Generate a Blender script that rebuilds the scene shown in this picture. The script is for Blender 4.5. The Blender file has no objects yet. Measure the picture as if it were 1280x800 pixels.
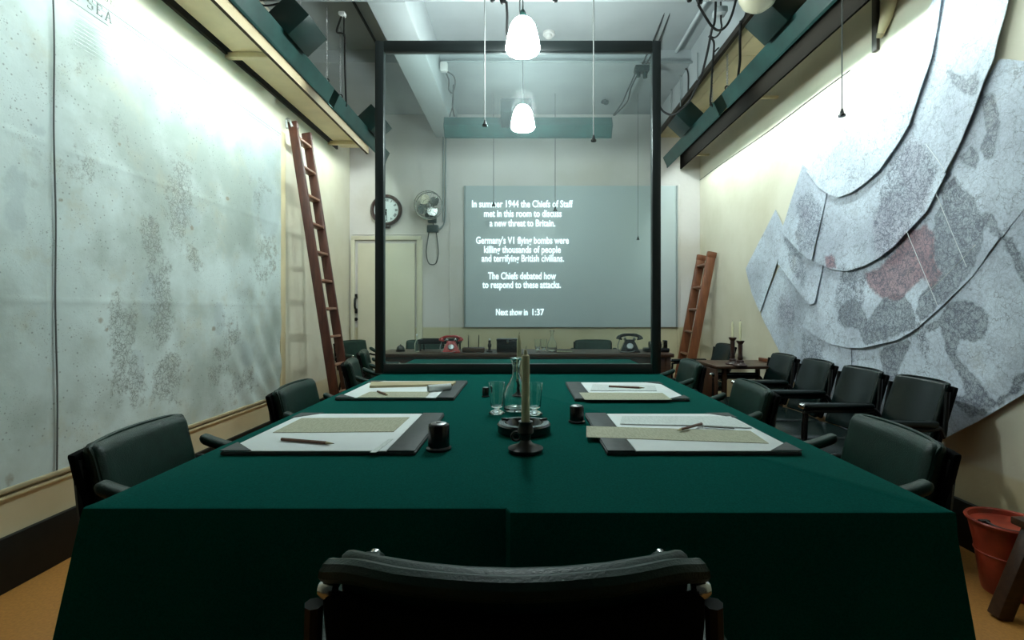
import bpy, bmesh, math, random
import numpy as np
from mathutils import Vector, Matrix, noise
random.seed(7)
PI = math.pi
S = bpy.context.scene
C = S.collection
# ------------------------------------------------------------------ camera, world, exposure
F, CX, CY, CZ = 620.0, 655.0, 387.0, 1.18      # focal length in px, vanishing point, eye height
cam_d = bpy.data.cameras.new('camera')
cam = bpy.data.objects.new('camera', cam_d); C.objects.link(cam)
cam.location = (0, 0, CZ); cam.rotation_euler = (PI/2, 0, 0)
cam_d.sensor_width = 36; cam_d.lens = F*36/1280
cam_d.shift_x = -(CX-640)/1280; cam_d.shift_y = -(400-CY)/1280
cam_d.clip_start = 0.03
S.camera = cam
w = bpy.data.worlds.new('world'); S.world = w; w.use_nodes = True
w.node_tree.nodes['Background'].inputs[0].default_value = (0.6, 0.75, 0.8, 1)
w.node_tree.nodes['Background'].inputs[1].default_value = 0.01
S.view_settings.view_transform = 'Standard'; S.view_settings.look = 'None'
S.view_settings.gamma = 1; S.view_settings.use_curve_mapping = False
S.view_settings.exposure = 1.0
LAMP_SHADE, TUBE_SIDE, TUBE_NEAR, TUBE_BACK = 78.0, 58.0, 14.0, 6.0   # emission of the pendant shades and of the strip tubes

XL, XR, YB, YF, ZC = -2.18, 2.20, 6.20, -0.9, 3.75
TZ = 0.76                                       # table height
def T(u, v, z=TZ):                              # a point of a horizontal plane
    Y = (CZ-z)*F/(v-CY); return ((u-CX)/F*Y, Y)
def WLp(u, v): Y = F*XL/(u-CX); return (Y, CZ-(v-CY)*Y/F)
def WRp(u, v): Y = F*XR/(u-CX); return (Y, CZ-(v-CY)*Y/F)
def P(u, v, Y): return Vector(((u-CX)/F*Y, Y, CZ-(v-CY)/F*Y))

# ------------------------------------------------------------------ materials
def new_mat(name):
    m = bpy.data.materials.new(name); m.use_nodes = True
    return m, m.node_tree.nodes, m.node_tree.links, m.node_tree.nodes['Principled BSDF']
def setin(b, **k):
    for key, val in k.items():
        b.inputs[key.replace('_', ' ')].default_value = val
def mat(name, col, rough=0.5, metal=0.0, var=0.0, vscale=8.0, bump=0.0, bscale=60.0, col2=None, spec=0.5, detail=4.0):
    m, n, l, b = new_mat(name)
    setin(b, Roughness=rough, Metallic=metal); b.inputs['Specular IOR Level'].default_value = spec
    c2 = col2 or tuple(max(0, c*(1-var)) for c in col)
    tc = n.new('ShaderNodeTexCoord')
    nz = n.new('ShaderNodeTexNoise'); nz.inputs['Scale'].default_value = vscale; nz.inputs['Detail'].default_value = detail
    l.new(tc.outputs['Object'], nz.inputs['Vector'])
    rp = n.new('ShaderNodeValToRGB'); rp.color_ramp.elements[0].position = 0.35; rp.color_ramp.elements[1].position = 0.65
    rp.color_ramp.elements[0].color = (*c2, 1); rp.color_ramp.elements[1].color = (*col, 1)
    l.new(nz.outputs['Fac'], rp.inputs['Fac']); l.new(rp.outputs['Color'], b.inputs['Base Color'])
    if bump > 0:
        n2 = n.new('ShaderNodeTexNoise'); n2.inputs['Scale'].default_value = bscale; n2.inputs['Detail'].default_value = 5
        l.new(tc.outputs['Object'], n2.inputs['Vector'])
        bp = n.new('ShaderNodeBump'); bp.inputs['Strength'].default_value = bump; bp.inputs['Distance'].default_value = 0.01
        l.new(n2.outputs['Fac'], bp.inputs['Height']); l.new(bp.outputs['Normal'], b.inputs['Normal'])
    return m
def emit(name, col, s, base=(0.8, 0.8, 0.8)):
    m, n, l, b = new_mat(name)
    setin(b, Roughness=0.4); b.inputs['Base Color'].default_value = (*base, 1)
    b.inputs['Emission Color'].default_value = (*col, 1); b.inputs['Emission Strength'].default_value = s
    return m
def wood(name, c1, c2, scale=(3, 3, 40), rough=0.45):
    m, n, l, b = new_mat(name); setin(b, Roughness=rough)
    tc = n.new('ShaderNodeTexCoord'); mp = n.new('ShaderNodeMapping'); mp.inputs['Scale'].default_value = scale
    nz = n.new('ShaderNodeTexNoise'); nz.inputs['Scale'].default_value = 2.5; nz.inputs['Detail'].default_value = 6; nz.inputs['Distortion'].default_value = 0.6
    rp = n.new('ShaderNodeValToRGB'); rp.color_ramp.elements[0].position = 0.3; rp.color_ramp.elements[1].position = 0.7
    rp.color_ramp.elements[0].color = (*c1, 1); rp.color_ramp.elements[1].color = (*c2, 1)
    l.new(tc.outputs['Object'], mp.inputs['Vector']); l.new(mp.outputs['Vector'], nz.inputs['Vector'])
    l.new(nz.outputs['Fac'], rp.inputs['Fac']); l.new(rp.outputs['Color'], b.inputs['Base Color'])
    bp = n.new('ShaderNodeBump'); bp.inputs['Strength'].default_value = 0.15; bp.inputs['Distance'].default_value = 0.005
    l.new(nz.outputs['Fac'], bp.inputs['Height']); l.new(bp.outputs['Normal'], b.inputs['Normal'])
    return m
def glass(name, col=(0.95, 1, 0.98), rough=0.0):
    m, n, l, b = new_mat(name)
    setin(b, Roughness=rough, IOR=1.45); b.inputs['Transmission Weight'].default_value = 1.0
    b.inputs['Base Color'].default_value = (*col, 1)
    return m
def pane_mat(name):
    m, n, l, b = new_mat(name)
    n.remove(b); out = n['Material Output']
    tr = n.new('ShaderNodeBsdfTransparent'); tr.inputs[0].default_value = (0.90, 0.945, 0.935, 1)
    gl = n.new('ShaderNodeBsdfGlossy'); gl.inputs['Roughness'].default_value = 0.02
    df = n.new('ShaderNodeBsdfDiffuse'); df.inputs[0].default_value = (0.55, 0.62, 0.64, 1)   # pale film painting the veil of reflections and haze on the pane
    mx = n.new('ShaderNodeMixShader'); mx.inputs[0].default_value = 0.0012; l.new(tr.outputs[0], mx.inputs[1]); l.new(gl.outputs[0], mx.inputs[2])
    m2 = n.new('ShaderNodeMixShader'); m2.inputs[0].default_value = 0.042
    l.new(mx.outputs[0], m2.inputs[1]); l.new(df.outputs[0], m2.inputs[2]); l.new(m2.outputs[0], out.inputs[0])
    return m
def wall_mat(name, up, low=None, zsplit=0.96):
    m, n, l, b = new_mat(name); setin(b, Roughness=0.55)
    g = n.new('ShaderNodeNewGeometry'); sx = n.new('ShaderNodeSeparateXYZ'); l.new(g.outputs['Position'], sx.inputs[0])
    nz = n.new('ShaderNodeTexNoise'); nz.inputs['Scale'].default_value = 1.7; nz.inputs['Detail'].default_value = 7
    l.new(g.outputs['Position'], nz.inputs['Vector'])
    mx = n.new('ShaderNodeMix'); mx.data_type = 'RGBA'
    low = low or up
    mr = n.new('ShaderNodeMapRange'); mr.inputs[1].default_value = zsplit-0.01; mr.inputs[2].default_value = zsplit+0.01
    l.new(sx.outputs['Z'], mr.inputs[0]); l.new(mr.outputs[0], mx.inputs['Factor'])
    mx.inputs['A'].default_value = (*low, 1); mx.inputs['B'].default_value = (*up, 1)
    rp = n.new('ShaderNodeValToRGB'); rp.color_ramp.elements[0].position = 0.3; rp.color_ramp.elements[1].position = 0.6
    rp.color_ramp.elements[0].color = (0.86, 0.84, 0.78, 1); rp.color_ramp.elements[1].color = (1, 1, 1, 1)
    l.new(nz.outputs['Fac'], rp.inputs['Fac'])
    mu = n.new('ShaderNodeMix'); mu.data_type = 'RGBA'; mu.blend_type = 'MULTIPLY'; mu.inputs['Factor'].default_value = 1
    l.new(mx.outputs['Result'], mu.inputs['A']); l.new(rp.outputs['Color'], mu.inputs['B']); l.new(mu.outputs['Result'], b.inputs['Base Color'])
    n2 = n.new('ShaderNodeTexNoise'); n2.inputs['Scale'].default_value = 14; n2.inputs['Detail'].default_value = 6; l.new(g.outputs['Position'], n2.inputs['Vector'])
    bp = n.new('ShaderNodeBump'); bp.inputs['Strength'].default_value = 0.12; bp.inputs['Distance'].default_value = 0.02
    l.new(n2.outputs['Fac'], bp.inputs['Height']); l.new(bp.outputs['Normal'], b.inputs['Normal'])
    return m

CREAM = (0.66, 0.58, 0.40)
M = {}
M['wall'] = wall_mat('cream_wall_paint', (0.69, 0.645, 0.52), (0.63, 0.54, 0.35), 0.42)
M['wall_back'] = wall_mat('two_tone_wall_paint', (0.64, 0.60, 0.58), (0.55, 0.49, 0.33), 0.96)
M['wall_front'] = wall_mat('low_bounce_dark_wall', (0.03, 0.03, 0.028))  # unseen wall coloured dark, like an unlit opening, to keep bounce off the drape
M['ceiling'] = mat('grey_ceiling_paint', (0.42, 0.46, 0.47), 0.7, var=0.12, vscale=2, bump=0.05)
M['beam'] = mat('pale_beam_paint', (0.48, 0.53, 0.54), 0.6, var=0.08, vscale=3)
M['cream'] = mat('cream_board_paint', (0.68, 0.57, 0.34), 0.5, var=0.12, vscale=5)
M['cream2'] = mat('tan_board_paint', (0.42, 0.34, 0.20), 0.5, var=0.2, vscale=5)
M['skirt'] = mat('black_skirting_paint', (0.006, 0.006, 0.004), 0.5, var=0.4, vscale=20, spec=.25)
M['floor'] = mat('ochre_lino', (0.40, 0.165, 0.028), 0.55, var=0.22, vscale=90, bump=0.05, bscale=200)
M['greenpaint'] = mat('green_enamel', (0.020, 0.085, 0.075), 0.35, var=0.35, vscale=6)
M['darkgreen'] = mat('dark_green_enamel', (0.006, 0.026, 0.022), 0.4, var=0.3, vscale=8)
M['darkbrown'] = mat('dark_brown_rail', (0.03, 0.022, 0.014), 0.5, var=0.3)
M['black'] = mat('black_plastic', (0.004, 0.004, 0.004), 0.35, var=0.2, spec=.3)
M['blackframe'] = mat('black_powder_coat', (0.006, 0.010, 0.010), 0.42, var=0.3)
M['chrome'] = mat('worn_chrome', (0.75, 0.76, 0.74), 0.22, 1.0, var=0.2, vscale=30)
M['steel'] = mat('dull_steel', (0.35, 0.36, 0.36), 0.4, 1.0, var=0.2, vscale=30)
M['leather'] = mat('dark_green_leather', (0.005, 0.027, 0.019), 0.42, var=0.35, vscale=25, bump=0.15, bscale=260, spec=.3)
M['leather_wall'] = mat('black_green_leather', (0.003, 0.009, 0.008), 0.24, var=0.35, vscale=14, bump=0.05, bscale=200, spec=.25)
M['cloth'] = mat('green_baize', (0.0012, 0.094, 0.076), 0.95, var=0.25, vscale=240, bump=0.12, bscale=500, spec=0.05)
M['paper'] = mat('white_paper', (0.82, 0.85, 0.85), 0.8, var=0.05, vscale=8)
M['card'] = mat('grey_blotter_card', (0.055, 0.062, 0.062), 0.6, var=0.2, vscale=40)
M['wax'] = mat('ivory_wax', (0.62, 0.57, 0.36), 0.45, var=0.12, vscale=20)
M['bronze'] = mat('dark_bronze', (0.03, 0.024, 0.020), 0.35, 0.3, var=0.3, vscale=20)
M['bake'] = mat('black_bakelite', (0.006, 0.006, 0.006), 0.2, var=0.1)
M['redbake'] = mat('dull_red_bakelite', (0.32, 0.018, 0.016), 0.3, var=0.2)
M['ladder'] = wood('red_brown_wood', (0.045, 0.012, 0.007), (0.095, 0.028, 0.015), (12, 12, 2))
M['ladder2'] = wood('orange_brown_wood', (0.11, 0.030, 0.010), (0.20, 0.062, 0.020), (12, 12, 2))
M['rung'] = wood('worn_rung_wood', (0.14, 0.05, 0.025), (0.30, 0.15, 0.09), (20, 4, 20))
M['desk'] = wood('dark_oak', (0.028, 0.012, 0.006), (0.060, 0.026, 0.013), (3, 20, 20), 0.35)
M['pencil'] = wood('pencil_brown', (0.10, 0.035, 0.015), (0.18, 0.07, 0.035), (30, 30, 30))
M['lead'] = mat('graphite', (0.03, 0.03, 0.03), 0.4)
M['bucket'] = mat('fire_bucket_red', (0.40, 0.045, 0.018), 0.4, col2=(0.20, 0.022, 0.010), vscale=9)
M['glass'] = glass('clear_glass')
M['pane'] = pane_mat('partition_pane')
M['white'] = mat('white_enamel', (0.7, 0.7, 0.68), 0.35, var=0.05)
M['blackmatte'] = mat('matt_black_backing', (0.003, 0.003, 0.003), 0.8, spec=.05)
M['fascia'] = mat('shaded_tan_fascia', (0.045, 0.034, 0.020), 0.8, spec=.1)  # tan board darkened in its colour, standing in for shade on the lip
M['rail'] = mat('blackened_rail', (0.0025, 0.002, 0.0015), 0.9, spec=.02)
M['cable'] = mat('black_cable', (0.006, 0.006, 0.006), 0.5)
M['cord'] = mat('grey_cord', (0.13, 0.14, 0.135), 0.7)
M['darkcord'] = mat('dark_cord', (0.05, 0.055, 0.055), 0.7)
M['conduit'] = mat('painted_conduit', (0.28, 0.32, 0.32), 0.5, var=0.1)
M['doorpaint'] = mat('cream_door_paint', (0.60, 0.55, 0.42), 0.45, var=0.06, vscale=3)
M['clockface'] = mat('clock_face_enamel', (0.70, 0.74, 0.74), 0.4)
M['mahogany'] = wood('clock_mahogany', (0.02, 0.008, 0.006), (0.05, 0.018, 0.012), (6, 6, 6), 0.3)
M['shade'] = emit('lit_opal_glass', (0.86, 1.0, 0.99), LAMP_SHADE)
M['tube'] = emit('lit_strip_tube', (0.84, 1.0, 0.97), TUBE_SIDE)
M['tube_n'] = emit('lit_strip_tube_added', (0.84, 1.0, 0.97), TUBE_NEAR)  # for the two added strips out of view
M['tube_m'] = emit('lit_strip_tube_half', (0.84, 1.0, 0.97), TUBE_SIDE*.55)
M['tube_b'] = emit('lit_strip_tube_dim', (0.84, 1.0, 0.97), TUBE_BACK)
M['screen'] = emit('lit_projection_screen', (0.50, 0.68, 0.78), 0.035, (0.42, 0.47, 0.47))
M['projtext'] = emit('projected_lettering', (0.72, 0.93, 1.0), 0.75)
M['opalglobe'] = mat('cream_opal_globe', (0.62, 0.58, 0.42), 0.3)

def typed_mat(name, base, ink, rows, amt):
    m, n, l, b = new_mat(name); setin(b, Roughness=0.85)
    tc = n.new('ShaderNodeTexCoord'); sp = n.new('ShaderNodeSeparateXYZ'); l.new(tc.outputs['Object'], sp.inputs[0])
    wv = n.new('ShaderNodeMath'); wv.operation = 'MULTIPLY'; wv.inputs[1].default_value = rows; l.new(sp.outputs['Y'], wv.inputs[0])
    fr = n.new('ShaderNodeMath'); fr.operation = 'FRACT'; l.new(wv.outputs[0], fr.inputs[0])
    lt = n.new('ShaderNodeMath'); lt.operation = 'LESS_THAN'; lt.inputs[1].default_value = 0.42; l.new(fr.outputs[0], lt.inputs[0])
    mp = n.new('ShaderNodeMapping'); mp.inputs['Scale'].default_value = (170, 30, 1); l.new(tc.outputs['Object'], mp.inputs[0])
    nz = n.new('ShaderNodeTexNoise'); nz.inputs['Scale'].default_value = 1.0; l.new(mp.outputs[0], nz.inputs['Vector'])
    gt = n.new('ShaderNodeMath'); gt.operation = 'GREATER_THAN'; gt.inputs[1].default_value = 0.5; l.new(nz.outputs['Fac'], gt.inputs[0])
    mu = n.new('ShaderNodeMath'); mu.operation = 'MULTIPLY'; l.new(lt.outputs[0], mu.inputs[0]); l.new(gt.outputs[0], mu.inputs[1])
    m2 = n.new('ShaderNodeMath'); m2.operation = 'MULTIPLY'; m2.inputs[1].default_value = amt; l.new(mu.outputs[0], m2.inputs[0])
    mx = n.new('ShaderNodeMix'); mx.data_type = 'RGBA'; mx.inputs['A'].default_value = (*base, 1); mx.inputs['B'].default_value = (*ink, 1)
    l.new(m2.outputs[0], mx.inputs['Factor']); l.new(mx.outputs['Result'], b.inputs['Base Color'])
    return m
M['typed_white'] = typed_mat('typed_white_paper', (0.70, 0.74, 0.72), (0.25, 0.28, 0.28), 95, 0.35)
M['typed_buff'] = typed_mat('typed_buff_paper', (0.46, 0.45, 0.33), (0.20, 0.19, 0.14), 85, 0.5)
M['buff'] = mat('plain_buff_paper', (0.52, 0.44, 0.27), 0.8, var=0.1, vscale=10)

# ------------------------------------------------------------------ mesh building
class MB:
    def __init__(self): self.v = []; self.f = []
    def add(self, vs, fs, M4=None):
        o = len(self.v)
        for p in vs:
            p = Vector(p)
            self.v.append(tuple(M4 @ p if M4 else p))
        self.f += [tuple(i+o for i in f) for f in fs]
        return self
    def box(self, x0, x1, y0, y1, z0, z1, M4=None):
        vs = [(x0,y0,z0),(x1,y0,z0),(x1,y1,z0),(x0,y1,z0),(x0,y0,z1),(x1,y0,z1),(x1,y1,z1),(x0,y1,z1)]
        return self.add(vs, [(0,3,2,1),(4,5,6,7),(0,1,5,4),(1,2,6,5),(2,3,7,6),(3,0,4,7)], M4)
    def rbox(self, c, s, r=0.01, seg=2, fn=None, M4=None, cuts=0, cuty=0):
        bm = bmesh.new(); bmesh.ops.create_cube(bm, size=1.0)
        for q in bm.verts: q.co = Vector((q.co.x*s[0], q.co.y*s[1], q.co.z*s[2]))
        bmesh.ops.bevel(bm, geom=list(bm.edges), offset=min(r, min(s)*0.49), segments=seg, profile=0.5, affect='EDGES')
        if cuts:
            for ax in (0, 2):
                for k in range(1, cuts+1):
                    co = Vector((0, 0, 0)); no = Vector((0, 0, 0)); co[ax] = s[ax]*(k/(cuts+1)-0.5); no[ax] = 1
                    bmesh.ops.bisect_plane(bm, geom=list(bm.verts)+list(bm.edges)+list(bm.faces), plane_co=co, plane_no=no)
        for k in range(1, cuty+1):
            bmesh.ops.bisect_plane(bm, geom=list(bm.verts)+list(bm.edges)+list(bm.faces), plane_co=(0, s[1]*(k/(cuty+1)-.5), 0), plane_no=(0, 1, 0))
        bm.verts.ensure_lookup_table(); bm.verts.index_update()
        vs = []
        for q in bm.verts:
            p = q.co + Vector(c)
            vs.append(fn(p) if fn else p)
        fs = [tuple(x.index for x in f.verts) for f in bm.faces]
        bm.free()
        return self.add(vs, fs, M4)
    def cyl(self, a, b, r0, r1=None, n=12, M4=None):
        return self.tube([a, b], [r0, r0 if r1 is None else r1], n, M4)
    def tube(self, pts, r, n=8, M4=None):
        pts = [Vector(p) for p in pts]; k = len(pts)
        rs = r if isinstance(r, (list, tuple)) else [r]*k
        vs = []; up = None
        for i, p in enumerate(pts):
            d = (pts[min(i+1, k-1)] - pts[max(i-1, 0)]).normalized()
            if up is None:
                up = Vector((0, 0, 1)) if abs(d.z) < 0.9 else Vector((1, 0, 0))
            x = (up - d*up.dot(d)); x = x.normalized() if x.length > 1e-6 else d.orthogonal().normalized()
            up = x; y = d.cross(x)
            for j in range(n):
                a = 2*PI*j/n; vs.append(p + (x*math.cos(a) + y*math.sin(a))*rs[i])
        fs = []
        for i in range(k-1):
            for j in range(n):
                fs.append((i*n+j, i*n+(j+1) % n, (i+1)*n+(j+1) % n, (i+1)*n+j))
        fs.append(tuple(range(n-1, -1, -1))); fs.append(tuple((k-1)*n+j for j in range(n)))
        return self.add(vs, fs, M4)
    def lathe(self, prof, n=24, M4=None, c=(0, 0, 0)):
        vs = []; k = len(prof)
        for r, z in prof:
            for j in range(n):
                a = 2*PI*j/n; vs.append((c[0]+max(r, 1e-4)*math.cos(a), c[1]+max(r, 1e-4)*math.sin(a), c[2]+z))
        fs = [(i*n+j, i*n+(j+1) % n, (i+1)*n+(j+1) % n, (i+1)*n+j) for i in range(k-1) for j in range(n)]
        return self.add(vs, fs, M4)
    def torus(self, c, R, r, axis='Z', n=32, m=8, M4=None):
        vs = []
        for i in range(n):
            a = 2*PI*i/n
            for j in range(m):
                b = 2*PI*j/m; rr = R+r*math.cos(b); p = (rr*math.cos(a), rr*math.sin(a), r*math.sin(b))
                if axis == 'Y': p = (p[0], p[2], p[1])
                if axis == 'X': p = (p[2], p[0], p[1])
                vs.append(Vector(c)+Vector(p))
        fs = [(i*m+j, ((i+1) % n)*m+j, ((i+1) % n)*m+(j+1) % m, i*m+(j+1) % m) for i in range(n) for j in range(m)]
        return self.add(vs, fs, M4)
    def slab(self, poly, z0, t, M4=None):                 # flat prism from a polygon in x,y
        n = len(poly)
        vs = [(x, y, z0) for x, y in poly] + [(x, y, z0+t) for x, y in poly]
        fs = [tuple(range(n-1, -1, -1)), tuple(range(n, 2*n))] + [(i, (i+1) % n, n+(i+1) % n, n+i) for i in range(n)]
        return self.add(vs, fs, M4)
    def mesh(self, name, smooth=True, ang=0.6):
        me = bpy.data.meshes.new(name); me.from_pydata(self.v, [], self.f); me.update()
        bm = bmesh.new(); bm.from_mesh(me); bmesh.ops.recalc_face_normals(bm, faces=bm.faces); bm.to_mesh(me); bm.free()
        if smooth:
            me.polygons.foreach_set('use_smooth', [True]*len(me.polygons)); me.set_sharp_from_angle(angle=ang)
        return me
def obj(name, mb, m, parent=None, smooth=True, loc=None, rot=None):
    me = mb if isinstance(mb, bpy.types.Mesh) else mb.mesh(name, smooth)
    o = bpy.data.objects.new(name, me); C.objects.link(o)
    if m is not None and not me.materials: me.materials.append(M[m] if isinstance(m, str) else m)
    if parent: o.parent = parent
    if loc is not None: o.location = loc
    if rot is not None: o.rotation_euler = rot
    return o
def tag(o, label, cat, group=None, kind=None):
    o['label'] = label; o['category'] = cat
    if group: o['group'] = group
    if kind: o['kind'] = kind
    return o
def struct(name, mb, m, label, cat, parent=None):
    o = obj(name, mb, m, parent)
    if parent is None: tag(o, label, cat, kind='structure')
    return o
def thing(name, label, cat, loc=(0, 0, 0), rz=0.0, group=None, sc=1.0):
    o = bpy.data.objects.new(name, None); C.objects.link(o); o.empty_display_size = 0.1
    o.location = loc; o.rotation_euler = (0, 0, rz); o.scale = (sc, sc, sc)
    return tag(o, label, cat, group)
def dup(root, loc, rz, label, group=None, sc=None):
    r = root.copy(); C.objects.link(r); r.location = loc; r.rotation_euler = (0, 0, rz); r['label'] = label
    if sc: r.scale = (sc, sc, sc)
    if group: r['group'] = group
    for ch in list(root.children):
        c = ch.copy(); C.objects.link(c); c.parent = r
        for g in ch.children:
            d = g.copy(); C.objects.link(d); d.parent = c
    return r
def smoothpath(pts, k=6):
    pts = [Vector(p) for p in pts]; out = []
    for i in range(len(pts)-1):
        p0, p1, p2, p3 = pts[max(i-1, 0)], pts[i], pts[i+1], pts[min(i+2, len(pts)-1)]
        for j in range(k):
            t = j/k
            out.append(0.5*((2*p1)+(p2-p0)*t+(2*p0-5*p1+4*p2-p3)*t*t+(3*p1-p0-3*p2+p3)*t**3))
    out.append(pts[-1]); return out
def textmesh(s, width=None, height=None, size=0.1, extrude=0.0005, offset=0.0):
    cu = bpy.data.curves.new('lettering', 'FONT'); cu.body = s; cu.size = size; cu.extrude = extrude; cu.offset = offset
    cu.align_x = 'CENTER'; cu.resolution_u = 3
    t = bpy.data.objects.new('lettering', cu); C.objects.link(t)
    bpy.context.view_layer.update()
    me = bpy.data.meshes.new_from_object(t.evaluated_get(bpy.context.evaluated_depsgraph_get()))
    bpy.data.objects.remove(t); bpy.data.curves.remove(cu)
    me.materials.clear()
    xs = [q.co.x for q in me.vertices]; mid = (min(xs)+max(xs))/2; k = (width/(max(xs)-min(xs))) if width else 1
    for q in me.vertices: q.co.x = (q.co.x-mid)*k
    return me

# ------------------------------------------------------------------ the room
struct('floor', MB().box(XL-.1, XR+.1, YF-.1, YB+.1, -.1, 0), 'floor', 'ochre brown lino floor', 'floor')
wl = struct('wall_left', MB().box(XL-.12, XL, YF-.1, YB+.1, 0, ZC), 'wall', 'cream painted wall behind the pale sea chart', 'wall')
wr = struct('wall_right', MB().box(XR, XR+.12, YF-.1, YB+.1, 0, ZC), 'wall', 'cream painted wall behind the overlapping world map', 'wall')
wb = struct('wall_back', MB().box(XL, XR, YB, YB+.12, 0, ZC), 'wall_back', 'two tone end wall with clock and projection', 'wall')
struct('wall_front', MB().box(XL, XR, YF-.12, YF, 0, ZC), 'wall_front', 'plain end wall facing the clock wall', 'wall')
ce = struct('ceiling', MB().box(XL-.1, XR+.1, YF-.1, YB+.1, ZC, ZC+.1), 'ceiling', 'grey painted ceiling', 'ceiling')
struct('trim_1', MB().box(XL, XR, 4.9, YB, 3.62, ZC), 'ceiling', 'lowered strip of grey ceiling before the end wall', 'ceiling')
struct('trim_2', MB().rbox((-.965, 4.835, 3.54), (.27, 2.73, .42), .012), 'beam', 'pale ceiling beam running towards the end wall', 'beam')
struct('trim_3', MB().rbox((-.26, 3.2, 3.54), (3.82, .54, .42), .012), 'beam', 'pale ceiling beam crossing over the glass partition', 'beam')
struct('baseboard_left', MB().rbox((XL+.012, 2.65, .115), (.024, 7.1, .23), .005), 'skirt', 'tall black skirting under the sea chart', 'skirting')
struct('baseboard_right', MB().rbox((XR-.012, 2.65, .115), (.024, 7.1, .23), .005), 'skirt', 'tall black skirting under the world map', 'skirting')
struct('baseboard_back', MB().rbox((0.35, YB-.012, .115), (3.6, .024, .23), .005), 'skirt', 'tall black skirting of the end wall', 'skirting')
# boxed-in soffit along the right wall: grey fascia and cream boards
so = struct('trim_4', MB().box(1.65, XR, 2.2, YB, 3.345, ZC), 'ceiling', 'boxed soffit with cream boards above the world map', 'soffit')
for j, (xa, xb) in enumerate([(1.655, 1.80), (1.804, 1.995), (1.999, 2.19)]):
    y = 2.2 - .3*j
    while y < YB-.05:
        y2 = min(y+1.15, YB); y1 = max(y, 2.2)
        if y2 > y1+.02:
            obj('soffit_board', MB().rbox(((xa+xb)/2, (y1+y2)/2, 3.338), (xb-xa, y2-y1-.005, .016), .003, 1), 'cream', so)
        y += 1.15
obj('soffit_rail', MB().box(1.635, 1.665, 2.2, YB, 3.31, 3.36), 'darkbrown', so)
# cream shelf along the left wall
sh = struct('trim_5', MB().box(XL+.055, -1.83, 2.0, 5.76, 3.06, 3.085), 'cream', 'cream shelf board above the sea chart', 'shelf')
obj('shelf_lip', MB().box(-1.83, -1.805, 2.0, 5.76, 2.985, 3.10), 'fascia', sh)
for Y in (2.2, 3.64, 5.54):
    obj('bracket', MB().rbox((-2.0, Y, 3.04), (.37, .05, .04), .005), 'cream', sh)
obj('wall_batten', MB().box(XL, XL+.02, 2.0, 5.76, 3.04, 3.12), 'darkbrown', sh)
# pale dark rail along the right wall under the strip lights
rr = struct('trim_6', MB().rbox((1.943, 4.2, 3.01), (.018, 3.9, .18), .004), 'rail', 'dark rail under the strip lights above the world map', 'rail')
for Y in (2.6, 4.3, 5.9):
    obj('bracket', MB().box(1.95, XR, Y-.015, Y+.015, 3.01, 3.03), 'cream', rr)
# back wall panelling
struct('trim_7', MB().rbox((-.93, YB-.008, 1.2), (.012, .016, 2.4), .003), 'wall_back', 'thin upright batten right of the door', 'batten')
struct('trim_8', MB().rbox((1.93, YB-.008, 1.37), (.03, .02, 2.74), .003), 'wall_back', 'thin upright batten beside the projection', 'batten')
struct('trim_9', MB().rbox((-1.6, YB-.006, 2.12), (1.1, .012, .016), .003), 'wall_back', 'thin ledge between clock and door', 'batten')
# wire tacked along the right wall
tag(obj('wall_wire', MB().tube(smoothpath([(XR-.004, *WRp(u, v)) for u, v in [(870, 229), (905, 203), (960, 165), (1010, 127), (1063, 88)]]), .003, 6), 'darkcord'),
    'thin dark wire tacked along the wall below the dark rail', 'wire')

# door
dr = thing('door_1', 'cream flush door under the clock with black handle', 'door', (0, YB, 0)); dr['kind'] = 'structure'
dx0, dx1, dz = (440-CX)/F*YB, (527-CX)/F*YB, 2.05
d = obj('door_panel', MB().rbox(((dx0+dx1-.12)/2+.06, -.012, dz/2-.02), (dx1-dx0-.16, .03, dz-.05), .004), 'doorpaint', dr)
obj('door_frame', MB().rbox((dx0+.02, -.02, dz/2), (.05, .04, dz), .005).rbox((dx1-.02, -.02, dz/2), (.07, .04, dz), .005).rbox(((dx0+dx1)/2, -.02, dz+.02), (dx1-dx0, .04, .05), .005), 'doorpaint', dr)
hx = (446-CX)/F*YB
obj('door_handle', MB().tube(smoothpath([(hx, -.03, 1.33), (hx, -.07, 1.30), (hx, -.07, 1.21), (hx, -.03, 1.18)]), .013, 8).rbox((hx, -.03, 1.345), (.035, .01, .06), .004).rbox((hx, -.03, 1.165), (.035, .01, .06), .004), 'black', d)
obj('lock_plate', MB().cyl((hx, -.026, 1.06), (hx, -.036, 1.06), .022, n=16), 'black', d)

# ------------------------------------------------------------------ projection screen with lettering
sx0, sx1 = (582-CX)/F*6.16, (845-CX)/F*6.16
sz1, sz0 = CZ+(CY-232)/F*6.16, CZ-(409-CY)/F*6.16
sc = thing('projection_screen', 'wide pale grey projection screen with white lettering on the end wall', 'screen', (0, 6.16, 0))
obj('screen_panel', MB().rbox(((sx0+sx1)/2, .018, (sz0+sz1)/2), (sx1-sx0, .03, sz1-sz0), .004), 'screen', sc)
obj('screen_edge', MB().rbox((sx0-.012, .015, (sz0+sz1)/2), (.02, .045, sz1-sz0), .004), 'conduit', sc)
obj('screen_edge', MB().rbox((sx1+.012, .015, (sz0+sz1)/2), (.02, .045, sz1-sz0), .004), 'conduit', sc)
LINES = [('In summer 1944 the Chiefs of Staff', 590, 716, 259), ('met in this room to discuss', 605, 702, 271), ('a new threat to Britain.', 612, 694, 283),
         ("Germany's V1 flying bombs were", 595, 711, 304.5), ('killing thousands of people', 605, 701, 316), ('and terrifying British civilians.', 602, 705, 327),
         ('The Chiefs debated how', 610, 695, 349), ('to respond to these attacks.', 603, 701, 360), ('Next show in', 620, 659.5, 394), ('1:37', 665.5, 680, 394)]
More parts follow.
